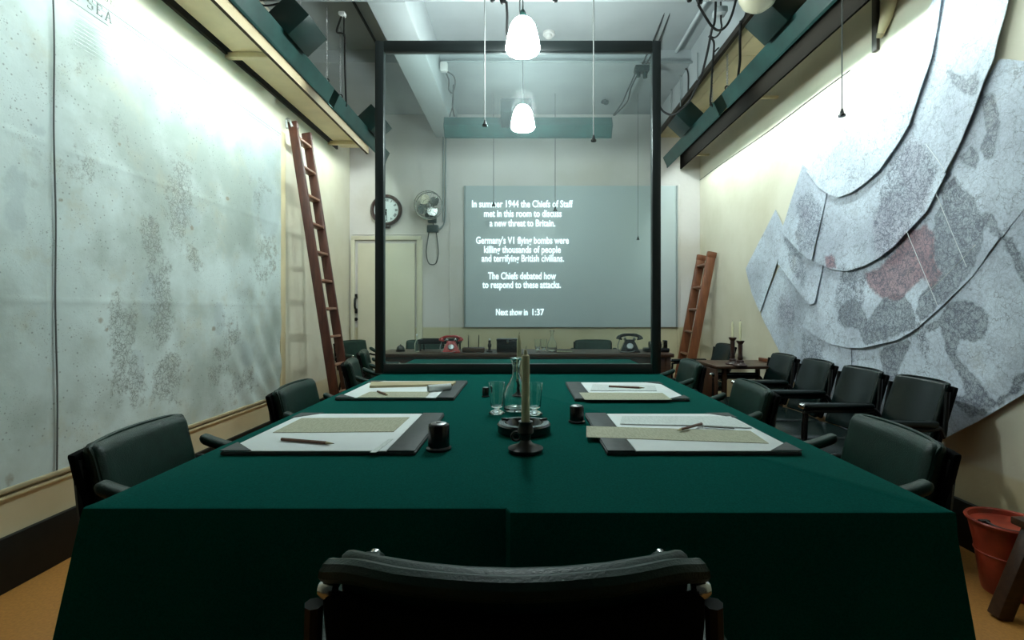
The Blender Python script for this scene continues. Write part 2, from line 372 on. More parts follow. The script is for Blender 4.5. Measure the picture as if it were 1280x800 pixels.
for i, (s, a, b, v) in enumerate(LINES):
    me = textmesh(s, (b-a)/F*6.16, size=.122 if i < 8 else .112, extrude=.001, offset=.0023)
    p = P((a+b)/2, v, 6.16)
    o = obj('text_line', me, 'projtext', sc, loc=(p.x, -.0015, p.z), rot=(PI/2, 0, 0))

# ------------------------------------------------------------------ glass partition on the table
GY = 3.25
gx0, gx1 = (470-CX)/F*GY, (825-CX)/F*GY
gz1 = CZ+(CY-53)/F*GY; gz0 = TZ+.004; bw = .056
gp = thing('glass_partition', 'tall black framed glass partition standing across the green table', 'partition', (0, GY, 0))
fr = obj('frame_post', MB().rbox((gx0+bw/2, 0, (gz0+gz1)/2), (bw, .05, gz1-gz0), .004), 'blackframe', gp)
obj('frame_post', MB().rbox((gx1-bw/2, 0, (gz0+gz1)/2), (bw, .05, gz1-gz0), .004), 'blackframe', gp)
obj('top_rail', MB().rbox(((gx0+gx1)/2, 0, gz1-.034), (gx1-gx0-2*bw, .05, .068), .004), 'blackframe', gp)
obj('bottom_rail', MB().rbox(((gx0+gx1)/2, 0, gz0+.031), (gx1-gx0-2*bw, .05, .062), .004), 'blackframe', gp)
obj('glass_pane', MB().box(gx0+bw, gx1-bw, .003, .0035, gz0+.062, gz1-.068), 'pane', gp, smooth=False)

# ------------------------------------------------------------------ conference table and cloth
TX0, TX1, TY0, TY1 = -.935, .897, 1.05, 4.2
tb = thing('conference_table', 'long conference table hidden under the green cloth', 'table', (0, 0, 0))
obj('table_top', MB().rbox(((TX0+TX1)/2, (TY0+TY1)/2+.015, TZ-.025), (TX1-TX0-.02, TY1-TY0-.05, .04), .006), 'desk', tb)
for x in (TX0+.12, TX1-.12):
    for y in (TY0+.15, TY1-.15):
        obj('leg', MB().rbox((x, y, (TZ-.045)/2), (.08, .08, TZ-.045), .008), 'desk', tb)
def cloth():
    mb = MB(); per = []
    stx = (632-CX)/F*TY0
    def side(a, b, n, nrm, hang, flare):
        for i in range(n):
            t = i/n; per.append((a[0]+(b[0]-a[0])*t, a[1]+(b[1]-a[1])*t, nrm, hang, flare))
    yr = TY0-.022
    side((TX0, TY0), (stx, TY0), 40, (0, -1), .72, .04); side((stx, TY0), (stx+.01, yr), 2, (0, -1), .72, .04)
    side((stx+.01, yr), (TX1, yr), 40, (0, -1), .72, .04)
    side((TX1, yr), (TX1, TY1), 70, (1, 0), .05, .02); side((TX1, TY1), (TX0, TY1), 40, (0, 1), .05, .02); side((TX0, TY1), (TX0, TY0), 70, (-1, 0), .05, .02)
    n = len(per); rows = [0, .004, .02, .06, .14, .25, .4, .55, .72]
    zt = TZ
    vs = []; 
    for r, dpt in enumerate(rows):
        for i, (x, y, nr, hang, fl) in enumerate(per):
            # near the two front corners the cloth flares sideways
            dd = min(dpt, hang)
            k = dd/.72
            fold = .010*math.sin(i*.62)*k if dpt > .05 else 0
            ox = nr[0]*(fl*k+fold); oy = nr[1]*(fl*k*.4+fold)
            if nr[1] == -1:
                cxn = (x-(TX0+TX1)/2)/((TX1-TX0)/2)
                ox += .15*k*cxn**5
            rad = .006
            if dpt == 0: vs.append((x-nr[0]*rad, y-nr[1]*rad, zt))
            elif dpt == .004: vs.append((x-nr[0]*rad*.3, y-nr[1]*rad*.3, zt-.002))
            else: vs.append((x+ox, y+oy, zt-dd))
    fs = []
    for r in range(len(rows)-1):
        for i in range(n):
            fs.append((r*n+i, r*n+(i+1) % n, (r+1)*n+(i+1) % n, (r+1)*n+i))
    fs.append(tuple(range(n)))
    mb.add(vs, fs)
    return mb
tag(obj('tablecloth', cloth(), 'cloth'), 'dark green baize cloth covering the long table', 'tablecloth')

# ------------------------------------------------------------------ chairs
def make_chair(name, label, kind, group=None, high=False):
    t = thing(name, label, 'chair', group=group)
    bwid = (.45 if high else .42) if kind == 'table' else .345
    zt, zb = (.872 if high else .82 if kind == 'table' else .83), (.50 if kind == 'table' else .47)
    lm = 'leather' if kind == 'table' else 'leather_wall'
    arm_z, arm_f = (.705 if high else .672, .09 if high else .05) if kind == 'table' else (.645, .19)
    th = (.036 if high else .055) if kind == 'table' else .038
    def bend(p):                                           # concave back leaning backwards
        k = (p.z-zb)/(zt-zb)
        p = p.copy(); p.y += .55*(p.x/bwid)**2*bwid*(.85 if high else .42) - (.075 if kind == 'table' else .12)*k
        if kind != 'table': p.x *= 1-.07*max(0, k-.5)
        return p
    back = obj('backrest', MB().rbox((0, -.20, (zt+zb)/2), (bwid, th, zt-zb), .03 if kind == 'table' else .018, 3, bend, cuts=7), lm, t)
    sd_ = .045 if high else .02
    if high: obj('top_roll', MB().tube(smoothpath([bend(Vector((k_*bwid*.53, -.20-th/2-.004, zt-.012-.008*(abs(k_) > .95)))) for k_ in (-1, -.96, -.8, -.5, 0, .5, .8, .96, 1)]), [.009, .012]+[.0145]*(8*6-3)+[.012, .009], 10), lm, back)
    obj('back_shell', MB().rbox((0, -.20-th/2-.011, (zt+zb)/2-sd_/2), (bwid+.035, .022, zt-zb-sd_), .008, 2, bend, cuts=7), 'blackmatte', t)
    e = bwid/2
    pp = [bend(Vector((-e*.97, -.20+th*.1, zb+.02))), bend(Vector((-e*.98, -.20+th*.1, zt-.05))), bend(Vector((-e*.9, -.2, zt-.006))), bend(Vector((0, -.2, zt+.001))),
          bend(Vector((e*.9, -.2, zt-.006))), bend(Vector((e*.98, -.20+th*.1, zt-.05))), bend(Vector((e*.97, -.20+th*.1, zb+.02)))]
    if not high: obj('piping', MB().tube(smoothpath(pp), .006, 6), lm, back)
    for s in (-1, 1):
        q = bend(Vector((s*e*(1.06 if high else .96), -.2-th/2-.01, zt-(.045 if high else .06))))
        obj('stud', MB().lathe([(0, .010), (.008, .008), (.013, .0), (.013, -.012)], 12, Matrix.Translation(q) @ Matrix.Rotation(s*PI/2, 4, 'Y')), 'chrome', back)
    def rise(p):
        p = p.copy(); p.z += .052*max(0, -p.y/.2)**2; return p
    def dome(p):
        p = p.copy()
        if p.z > .44: p.z += .022*(1-(p.x/.22)**2)*(1-(p.y/.23)**2)
        return p
    fy = .52 if high else 1.0
    obj('seat', MB().rbox((0, -.045 if high else .02, .435), (.44, .33 if high else .43, .06), .025, 3, dome, cuts=5), lm, t)
    obj('seat_frame', MB().rbox((0, -.045 if high else .02, .395), (.40, .30 if high else .38, .02), .005), 'black', t)
    for s in (-1, 1):
        x = s*(.275 if high else .245 if kind == 'table' else .212)
        a = obj('armrest', MB().rbox((x, (arm_f-.20)/2, arm_z), (.052, arm_f+.20, .034), .016, 3, rise if kind == 'table' and not high else None, cuty=6), lm, t)
        obj('arm_end', MB().lathe([(0, .012), (.010, .010), (.016, .002), (.016, -.014)], 12, Matrix.Translation((x, arm_f, arm_z)) @ Matrix.Rotation(-PI/2, 4, 'X')), 'chrome', a)
        # bent tube: from the back upright along under the arm, down and to the floor
        pts = [(x*.86, -.275, zt-.04), (x*.93, -.245, zb+.12), (x, -.21, arm_z-.02), (x, -.15, arm_z-.028), (x, arm_f-.05, arm_z-.028), (x, arm_f-.02, arm_z-.06), (x*.98, arm_f-.01, .42), (x, .19*fy, .40)]
        obj('arm_tube', MB().tube(smoothpath(pts, 5), .011, 8), 'black', t)
        obj('leg', MB().tube(smoothpath([(x*.85, .17*fy, .40), (x*.88, .185*fy, .36), (x*.95, .21*fy, .0)], 4), .012, 8), 'black', t)
        obj('leg', MB().tube(smoothpath([(x*.80, -.16, .40), (x*.86, -.19, .34), (x*.95, -.25, .0)], 4), .012, 8), 'black', t)
    sx_ = x*.92
    obj('stretcher', MB().cyl((-sx_, .195*fy, .2), (sx_, .195*fy, .2), .008, n=8), 'black', t)
    obj('stretcher', MB().cyl((-sx_, -.215, .2), (sx_, -.215, .2), .008, n=8), 'black', t)
    return t
chA = make_chair('conference_chair', 'green leather armchair drawn up at the table end, its back to the drape', 'table', 'green chairs at the long table', True)
chF = chA; chF.location = (-.012, .862, 0)
chA = make_chair('conference_chair', 'green leather armchair beside the single pencil blotter, below the sea chart', 'table', 'green chairs at the long table')
def side_chair(x, y, left, label, tw=0.0):
    off = .245
    cx = x + off if left else x - off
    r = dup(chA, (cx, y, 0), (-PI/2 if left else PI/2)+tw, label); return r
chA.location = (-1.175+.245, 1.55, 0); chA.rotation_euler = (0, 0, -PI/2+.10)
side_chair(-1.105, 2.42, True, 'green leather armchair below the sea chart, by the blotter with the rolled paper', .05)
side_chair(-1.24, 3.62, True, 'green leather armchair at the foot of the tall ladder by the partition', .22)
side_chair(1.135, 1.56, False, 'green leather armchair at the table corner near the red bucket', -.12)
side_chair(1.105, 2.43, False, 'green leather armchair facing the table in front of the row by the world map', -.08)
side_chair(1.165, 3.49, False, 'green leather armchair by the partition post, next to the drop leaf table', -.05)
# chairs behind the partition, around the desk
dup(chA, (-1.16, 4.42, 0), -PI/2+.25, 'green leather armchair behind the tall ladder, turned from the door')
dup(chA, (-1.78, 5.62, 0), -PI/2-.5, 'green leather armchair near the door, beside the end of the desk')
g = 'chairs behind the dark desk'
dup(chA, (-1.17, 5.60, 0), PI, 'leather chair behind the desk, left of the red telephone', g)
dup(chA, ((742-CX)/F*5.8, 5.60, 0), PI, 'leather chair behind the desk between the decanter and the black telephone', g)
chB = make_chair('wall_chair', 'black leather tube chair against the world map, nearest the red bucket', 'wall', 'black chairs in a row under the world map')
chB.location = (1.73, 2.53, 0); chB.rotation_euler = (0, 0, PI/2)
for y, lb in [(2.97, 'black leather tube chair under the world map, second from the red bucket'), (3.42, 'black leather tube chair under the world map, third from the red bucket'), (3.87, 'black leather tube chair beside the drop leaf table with candlesticks')]:
    dup(chB, (1.73, y, 0), PI/2, lb)
dup(chB, (1.75, 5.02, 0), PI/2+.1, 'black leather chair beyond the drop leaf table, below the short ladder')

# ------------------------------------------------------------------ things on the table
def on_table(name, poly, m, z, t, label, cat, group=None):
    xs = [p[0] for p in poly]; ys = [p[1] for p in poly]; cx, cy = sum(xs)/len(xs), sum(ys)/len(ys)
    o = obj(name, MB().slab([(x-cx, y-cy) for x, y in poly], 0, t), m, smooth=False, loc=(cx, cy, z))
    return tag(o, label, cat, group)
ZT = TZ+.001
def blotter(x0, x1, y0, y1, strip, label):
    t = thing('desk_blotter', label, 'blotter', ((x0+x1)/2, (y0+y1)/2, ZT), group='blotters on the green table')
    w, h = (x1-x0)/2, (y1-y0)/2
    obj('backing_board', MB().rbox((0, 0, .005), (2*w, 2*h, .010), .003), 'card', t)
    a, b = (-w+.01, w-.085) if strip > 0 else (-w+.085, w-.01)
    obj('blotting_paper', MB().rbox(((a+b)/2, -.004, .0115), (b-a, 2*h-.012, .003), .001), 'paper', t)
    cxs = -w if strip > 0 else w
    for sy in (-1, 1):
        s = 1 if strip > 0 else -1
        obj('corner_holder', MB().slab([(cxs, sy*h), (cxs+s*.09, sy*h), (cxs, sy*(h-.09))], .0131, .002), 'card', t)
    obj('edge_strip', MB().rbox(((b+w)/2 if strip > 0 else (a-w)/2, 0, .0125), (.08, 2*h, .004), .001), 'card', t)
    return t
blotter(-.874, -.312, 1.425, 1.945, 1, 'grey edged blotter beside the dark inkwell on the sea chart side')
blotter(-.872, -.322, 2.285, 2.83, 1, 'grey edged blotter holding the rolled paper near the partition')
blotter(.238, .80, 1.425, 1.945, -1, 'grey edged blotter with the long buff sheet hanging over its edge')
blotter(.232, .757, 2.26, 2.78, -1, 'grey edged blotter near the partition on the world map side')
ZP = ZT+.0135
def q(*pts): return [T(u, v, ZP) for u, v in pts]
on_table('document', q((341, 541), (492, 540), (512, 522), (377, 523)), 'typed_buff', ZP, .0015, 'buff typed document above a brown pencil on the inkwell blotter', 'paper')
on_table('paper_slip', q((470, 566), (492, 549), (486, 549), (462, 566)), 'typed_white', ZP, .0012, 'narrow white slip at the edge of the inkwell blotter', 'paper')
on_table('document', q((447, 497), (532, 497), (538, 490), (462, 490)), 'typed_buff', ZP, .0015, 'buff typed document under a short pencil by the rolled paper', 'paper')
on_table('envelope', q((462, 485), (566, 482.5), (570, 479), (464, 480)), 'buff', ZP, .012, 'long buff folded envelope at the back of the rolled paper blotter', 'envelope')
on_table('document', q((733, 547), (800, 549), (961, 554.5), (938, 539), (733, 533)), 'typed_buff', ZP, .0015, 'long buff typed sheet overhanging the blotter edge by the inkwell', 'paper')
on_table('typed_sheet', q((775, 531), (884, 533), (940, 536), (913, 521.5), (778, 521)), 'typed_white', ZP+.002, .0015, 'white typed sheet lying over the long buff sheet', 'paper')
on_table('document', q((731, 500), (840, 500), (828, 491.5), (724, 491)), 'typed_buff', ZP, .0015, 'buff typed document on the blotter by the partition', 'paper')
on_table('typed_sheet', q((738, 488.5), (821, 489), (819, 482.5), (741, 481)), 'typed_white', ZP, .003, 'white folded sheet under a dark pencil by the partition', 'paper')
def pencil(a, b, z, label, r=.0042):
    pa, pb = Vector((*T(*a, z), z+r)), Vector((*T(*b, z), z+r)); d = (pb-pa).normalized(); L = (pb-pa).length
    t = thing('pencil', label, 'pencil', pa, math.atan2(d.y, d.x), 'pencils on the blotters')
    obj('shaft', MB().cyl((0, 0, 0), (L*.85, 0, 0), r, n=6), 'pencil', t)
    obj('sharpened_tip', MB().cyl((L*.85, 0, 0), (L*.97, 0, 0), r, .0015, n=6), 'buff', t)
    obj('lead', MB().cyl((L*.965, 0, 0), (L, 0, 0), .0016, .0003, n=6), 'lead', t)
pencil((352, 551), (418, 556.5), ZP, 'brown pencil lying on the white paper by the dark inkwell', .005)
pencil((472, 490.5), (485, 495), ZP+.0016, 'short brown pencil on the document beside the rolled paper', .005)
pencil((877, 531.5), (846, 540), ZP+.004, 'brown pencil lying aslant on the long buff sheet', .005)
pencil((761, 484), (806, 486), ZP+.0032, 'dark pencil on the folded white sheet by the partition', .005)
on_table('ruler', q((880, 535.5), (918, 537.5), (918, 536.6), (880, 534.6)), 'lead', ZP+.0036, .003, 'thin dark ruler beside the slanting pencil', 'ruler')
# rolled paper
px, py = T(535, 490, ZP); qx, qy = T(563, 487.5, ZP)
L_ = math.hypot(qx-px, qy-py); sp = []
mb = MB(); N = 40; vs = []
for e in (0, L_):
    for i in range(N+1):
        a = i/N*4*PI; r = .012+.006*i/N; vs.append((e, r*math.cos(a), r*math.sin(a)))
mb.add(vs, [(i, i+1, N+2+i, N+1+i) for i in range(N)])
tag(obj('rolled_paper', mb, 'typed_white', loc=(px, py, ZP+.0185), rot=(0, 0, math.atan2(qy-py, qx-px))), 'small rolled up paper on the blotter', 'paper')
# inkwells
def inkwell(u, v, rad, h, label):
    x, y = T(u, v)
    t = thing('inkwell', label, 'inkwell', (x, y, ZT), group='dark inkwells on the green table')
    b = obj('body', MB().lathe([(0, 0), (rad*1.12, 0), (rad*1.12, h*.08), (rad*.95, h*.14), (rad*.95, h*.9), (rad*.90, h*.96), (rad*.7, h*.97), (0, h*.97)], 24), 'bake', t)
    obj('lid', MB().lathe([(rad*.68, h*.965), (rad*.70, h*1.0), (rad*.62, h*1.02), (rad*.25, h*1.03), (rad*.2, h*1.07), (0, h*1.075)], 20), 'steel', t)
    return t
inkwell(548.5, 562, .034, .078, 'dark inkwell beside the blotter with the single pencil below the sea chart')
inkwell(721, 528, .028, .062, 'dark inkwell beside the long buff sheet')
inkwell(607, 496, .017, .045, 'small dark inkwell behind the tumblers')
# chamberstick
x, y = T(657, 565)
t = thing('chamberstick', 'dark low candlestick with an ivory candle in front of the ashtray', 'candlestick', (x, y, ZT))
obj('holder', MB().lathe([(0, .002), (.042, 0), (.050, .004), (.052, .012), (.035, .018), (.020, .026), (.014, .035), (.016, .05), (.024, .058), (.022, .07), (.019, .085), (.021, .09), (.015, .09), (.0145, .08), (0, .08)], 28), 'bronze', t)
obj('finger_grip', MB().torus((-.028, 0, .045), .013, .004, 'Y', 20, 6), 'bronze', t)
cd = obj('candle', MB().lathe([(0, .080), (.0125, .080), (.0125, .18), (.0122, .275), (.0115, .283), (.006, .288), (.004, .300), (0, .302)], 20), 'wax', t)
obj('wick', MB().tube([(0, 0, .30), (.001, 0, .306), (.003, 0, .312)], .001, 5), 'lead', cd)
# second candle
x, y = (649-CX)/F*2.38, 2.38
t = thing('table_candlestick', 'dark candlestick with a pale candle hidden behind the decanter', 'candlestick', (x, y, ZT))
obj('holder', MB().lathe([(0, .002), (.040, 0), (.044, .006), (.020, .018), (.012, .03), (.012, .06), (.018, .07), (.0125, .08), (.0115, .072), (0, .072)], 24), 'bronze', t)
cd = obj('candle', MB().lathe([(0, .073), (.0115, .073), (.0115, .268), (.007, .282), (.002, .302), (0, .303)], 18), 'wax', t)
obj('wick', MB().tube([(0, 0, .30), (.001, 0, .306), (.002, 0, .311)], .001, 5), 'lead', cd)
# ashtray
x, y = T(655, 541)
t = thing('ashtray', 'round black ashtray behind the low candlestick', 'ashtray', (x, y, ZT))
obj('bowl', MB().lathe([(0, 0), (.082, 0), (.090, .006), (.091, .030), (.086, .036), (.066, .036), (.058, .026), (.05, .012), (0, .010)], 36), 'bake', t)
for k in range(3):
    a = k*2*PI/3+.5
    obj('cigarette_rest', MB().rbox((0, 0, 0), (.03, .012, .006), .002, M4=Matrix.Rotation(a, 4, 'Z') @ Matrix.Translation((.076, 0, .038))), 'bake', t)
# decanter and tumblers
def decanter(x, y, s, label):
    t = thing('decanter', label, 'decanter', (x, y, ZT), sc=s)
    obj('bottle', MB().lathe([(0, .002), (.046, 0), (.052, .006), (.053, .03), (.050, .075), (.042, .100), (.026, .125), (.017, .15), (.015, .18), (.017, .20), (.024, .215), (.025, .222), (.022, .222), (.015, .205), (.012, .18), (.014, .15), (.022, .125), (.038, .098), (.046, .074), (.049, .03), (.045, .012), (0, .012)], 32), 'glass', t)
    obj('lip_ring', MB().torus((0, 0, .222), .0235, .0022, 'Z', 28, 6), 'glass', t)
    return t
x, y = T(645, 513); decanter(x, y, .98, 'clear glass decanter between two tumblers on the green cloth')
def tumbler(x, y, s, label, grp):
    t = thing('tumbler', label, 'glass', (x, y, ZT), sc=s, group=grp)
    b = obj('cup', MB().lathe([(0, .024), (.022, .026), (.026, .036), (.033, .125), (.031, .125), (.0245, .040), (.019, .031), (0, .030)], 28), 'glass', t)
    obj('foot', MB().lathe([(0, .001), (.030, 0), (.032, .004), (.024, .010), (.010, .016), (.012, .022), (0, .024)], 28), 'glass', t)
    return t
x, y = T(621, 517); tumbler(x, y, 1.0, 'clear footed tumbler between the small inkwell and the decanter', 'tumblers beside the decanter')
x, y = T(668, 518); tumbler(x, y, 1.0, 'clear footed tumbler on the world map side of the decanter', 'tumblers beside the decanter')

# ------------------------------------------------------------------ desk by the end wall and its things
DY0, DY1, DZ = 4.72, 5.28, .76
dk0, dk1 = -1.42, (843-CX)/F*DY0
dk = thing('wooden_desk', 'long dark oak desk behind the glass partition', 'desk', (0, 0, 0))
obj('desk_top', MB().rbox(((dk0+dk1)/2, (DY0+DY1)/2, DZ-.018), (dk1-dk0, DY1-DY0, .036), .006), 'desk', dk)
obj('modesty_panel', MB().rbox(((dk0+dk1)/2, DY0+.04, .40), (dk1-dk0-.12, .02, .66), .004), 'desk', dk)
for x in (dk0+.05, dk1-.05):
    obj('side_panel', MB().rbox((x, (DY0+DY1)/2, .371), (.05, DY1-DY0-.04, .742), .005), 'desk', dk)
def telephone(u, Y, m, label, rz, s=1.0):
    t = thing('telephone', label, 'telephone', ((u-CX)/F*Y, Y, DZ), rz, 'telephones on the desk', s)
    bd = obj('body', MB().lathe([(0, 0), (.150, 0), (.150, .012), (.135, .02), (.095, .09), (.07, .125), (.055, .135), (0, .136)], 4, Matrix.Rotation(PI/4, 4, 'Z')), m, t)
    obj('dial', MB().lathe([(0, .012), (.03, .010), (.036, .004), (.036, 0)], 24, Matrix.Translation((0, -.082, .066)) @ Matrix.Rotation(math.radians(62), 4, 'X')), 'steel', bd)
    obj('cradle', MB().rbox((-.05, 0, .142), (.03, .06, .035), .008).rbox((.05, 0, .142), (.03, .06, .035), .008), 'chrome', t)
    obj('handset', MB().tube(smoothpath([(-.115, 0, .135), (-.105, 0, .165), (-.07, 0, .182), (0, 0, .188), (.07, 0, .182), (.105, 0, .165), (.115, 0, .135)], 4), [.034]*3+[.030, .024]+[.018]*5+[.016]*4+[.018]*6+[.024, .030, .034, .034, .034][:5], 10), m, t)
    obj('phone_cord', MB().tube(smoothpath([(-.11, 0, .13), (-.13, -.05, .06), (-.11, -.12, .012), (.0, -.14, .008), (.06, -.08, .02)], 5), .005, 6), 'cord', t)
telephone(564, 4.9, 'redbake', 'dull red telephone on the dark desk', .12, .82)
telephone(787, 4.95, 'bake', 'black telephone with pale cords on the dark desk', -.15, .9)
# letter tray, pen tray, statuette, box, tumblers, decanter, book, second set
t = thing('letter_tray', 'low black letter tray behind the red telephone', 'tray', ((545-CX)/F*5.15, 5.13, DZ))
obj('tray', MB().rbox((.05, 0, .075), (.42, .22, .008), .003).rbox((.05, -.108, .095), (.42, .006, .045), .002).rbox((.05, .108, .095), (.42, .006, .045), .002).rbox((-.157, 0, .095), (.006, .22, .045), .002).rbox((.257, 0, .095), (.006, .22, .045), .002), 'black', t)
for sx in (-.14, .24):
    for sy in (-.09, .09): obj('foot', MB().cyl((sx, sy, 0), (sx, sy, .072), .008, n=8), 'black', t)
t = thing('pen_stand', 'dark pen stand with two upright pens on the desk', 'pen stand', ((592-CX)/F*4.9, 4.9, DZ))
obj('base', MB().rbox((0, 0, .024), (.22, .12, .046), .012, 3), 'desk', t)
for sx in (-.05, .05):
    obj('pen', MB().tube([(sx, 0, .045), (sx*1.02, 0, .10), (sx*1.05, 0, .17)], [.004, .005, .003], 8), 'bake', t)
t = thing('statuette', 'tiny dark statuette with a pale top on the desk', 'statuette', ((612-CX)/F*4.9, 4.9, DZ))
obj('figure', MB().lathe([(0, 0), (.03, 0), (.03, .012), (.016, .018), (.012, .04), (.02, .06), (.018, .08), (.01, .09), (.014, .10), (.012, .115), (0, .12)], 16), 'bronze', t)
obj('head', MB().lathe([(0, .116), (.008, .118), (.010, .127), (.006, .134), (0, .136)], 12), 'white', t)
t = thing('dispatch_box', 'black dispatch box on the desk behind the candles', 'box', ((635-CX)/F*4.95, 4.95, DZ))
bx = obj('box', MB().rbox((0, 0, .055), (.22, .16, .11), .006), 'bake', t)
obj('lid', MB().rbox((0, 0, .121), (.226, .166, .02), .006), 'bake', t)
obj('clasp', MB().rbox((0, -.083, .105), (.02, .006, .03), .002), 'chrome', bx)
for u in (672, 680):
    tumbler((u-CX)/F*4.95, 4.95+.05*(u-672)/8, 1.0, 'small clear tumbler next to the desk decanter' if u > 675 else 'small clear tumbler between its twin and the dispatch box', 'tumblers on the dark desk').location.z = DZ
d2 = decanter((690-CX)/F*4.95, 4.95, .95, 'clear glass decanter on the dark desk'); d2.location.z = DZ
t = thing('closed_book', 'flat dark book on the desk between decanter and chair', 'book', ((705-CX)/F*4.9, 4.9, DZ))
obj('cover', MB().rbox((0, 0, .0025), (.16, .12, .005), .002).rbox((0, 0, .0245), (.16, .12, .005), .002).rbox((-.0775, 0, .0135), (.005, .12, .027), .002), 'desk', t)
obj('pages', MB().box(-.074, .076, -.056, .056, .005, .022), 'typed_buff', t)
t = thing('desk_stand', 'black desk calendar stand at the end of the dark desk', 'stand', ((820-CX)/F*4.95, 4.95, DZ))
obj('base', MB().rbox((0, 0, .02), (.24, .13, .04), .01), 'bake', t)
obj('drum', MB().cyl((-.07, 0, .07), (.05, 0, .07), .034, n=20), 'bake', t)
obj('holder', MB().rbox((.09, 0, .075), (.03, .08, .08), .006), 'bake', t)
t = thing('desk_bell', 'small dark domed bell on the desk, left of the red telephone', 'bell', ((500-CX)/F*4.95, 4.97, DZ))
obj('base', MB().lathe([(0, 0), (.045, 0), (.045, .016), (0, .018)], 20), 'bake', t)
obj('dome', MB().lathe([(.040, .018), (.038, .04), (.026, .056), (.01, .062), (.006, .072), (0, .074)], 20), 'bronze', t)
t = thing('water_bottle', 'slim clear bottle on the desk, left of the red telephone', 'bottle', ((521-CX)/F*4.95, 4.95, DZ))
obj('bottle', MB().lathe([(0, 0), (.022, 0), (.024, .01), (.024, .08), (.012, .11), (.009, .15), (.011, .155), (.007, .155), (.009, .11), (.021, .08), (.021, .01), (0, .008)], 20), 'glass', t)
obj('stopper', MB().lathe([(0, .155), (.010, .156), (.012, .168), (.006, .178), (0, .18)], 14), 'white', t)

# ------------------------------------------------------------------ drop leaf table with candlesticks
t = thing('drop_leaf_table', 'small dark drop leaf table against the wall under two candlesticks', 'table', (0, 0, 0))
obj('table_top', MB().rbox((1.86, 4.26, .71), (.60, .50, .024), .006), 'desk', t)
obj('drop_leaf', MB().rbox((1.567, 4.26, .50), (.018, .48, .39), .006), 'desk', t)
obj('back_rail', MB().rbox((2.13, 4.26, .735), (.03, .44, .03), .006), 'ladder2', t)
for x in (1.64, 2.10):
    for y in (4.06, 4.46):
        obj('leg', MB().tube([(x, y, .70), (x, y, .55), (x, y, .3), (x, y, 0)], [.022, .022, .017, .014], 8), 'desk', t)
def candlestick(x, y, h, hc, label, lean=0.0):
    t = thing('tall_candlestick', label, 'candlestick', (x, y, .7225), group='turned candlesticks on the drop leaf table')
    obj('stick', MB().lathe([(0, .002), (.055, 0), (.058, .008), (.04, .018), (.028, .03), (.03, .04), (.018, .05), (.022, .065), (.017, .08), (.016, h*.55), (.019, h*.8), (.017, h-.03), (.030, h-.01), (.032, h), (.012, h), (.011, h-.015), (0, h-.015)], 24), 'mahogany', t)
    c = obj('candle', MB().lathe([(0, h-.014), (.0105, h-.014), (.0105, h+hc-.02), (.005, h+hc-.005), (0, h+hc)], 14, Matrix.Shear('XY', 4, (lean, 0))), 'wax', t)
    obj('wick', MB().cyl((lean*(h+hc), 0, h+hc-.002), (lean*(h+hc), 0, h+hc+.008), .001, n=5), 'lead', c)
candlestick(1.745, 4.15, .225, .135, 'turned dark candlestick further along the drop leaf table')
candlestick(1.757, 4.03, .205, .160, 'turned dark candlestick at the near edge of the drop leaf table')

# ------------------------------------------------------------------ ladders
def ladder(label, wm, top_n, bot_n, width, n_r, sw, sd, r0=.12):
    # two stiles leaning against the wall, rungs along the wall
    t = thing('wooden_ladder', label, 'ladder', bot_n)
    a = Vector((0, 0, 0)); b = Vector(top_n)-Vector(bot_n); d = b.normalized(); L = b.length
    nx = Vector((d.z, 0, -d.x)) if True else None                # across the stile, away from / towards the wall
    R = Matrix(((nx.x, 0, d.x, 0), (nx.y, 1, d.y, 0), (nx.z, 0, d.z, 0), (0, 0, 0, 1)))
    for k, y in enumerate((0, width)):
        st = obj('stile', MB().rbox((0, y, L/2), (sd, sw, L), .012, 2, M4=R), wm, t)
        obj('iron_cap', MB().rbox((0, y, L-.03), (sd+.006, sw+.006, .07), .01, 2, M4=R), wm, st)
    if wm == 'ladder': obj('wall_hook', MB().tube(smoothpath([R @ Vector(p_) for p_ in ((0, -.02, L-.05), (-.015, -.03, L+.012), (-.040, -.03, L+.012), (-.044, -.03, L-.06))]), .012, 8), 'steel', t)
    for i in range(n_r):
        z = r0+(L-r0-.14)*i/(n_r-1)
        obj('rung', MB().rbox((0, width/2, z), (sd*.86, width-sw, .024), .006, 2, M4=R), 'rung', t)
    return t
ladder('tall red brown wooden ladder leaning beside the sea chart', 'ladder', (-2.10, 4.50, 2.88), (-1.66, 4.50, .03), .29, 11, .035, .085)
ladder('short orange brown wooden ladder leaning in the corner near the desk', 'ladder2', (2.13, 5.62, 1.83), (1.79, 5.62, .03), .33, 7, .04, .10)

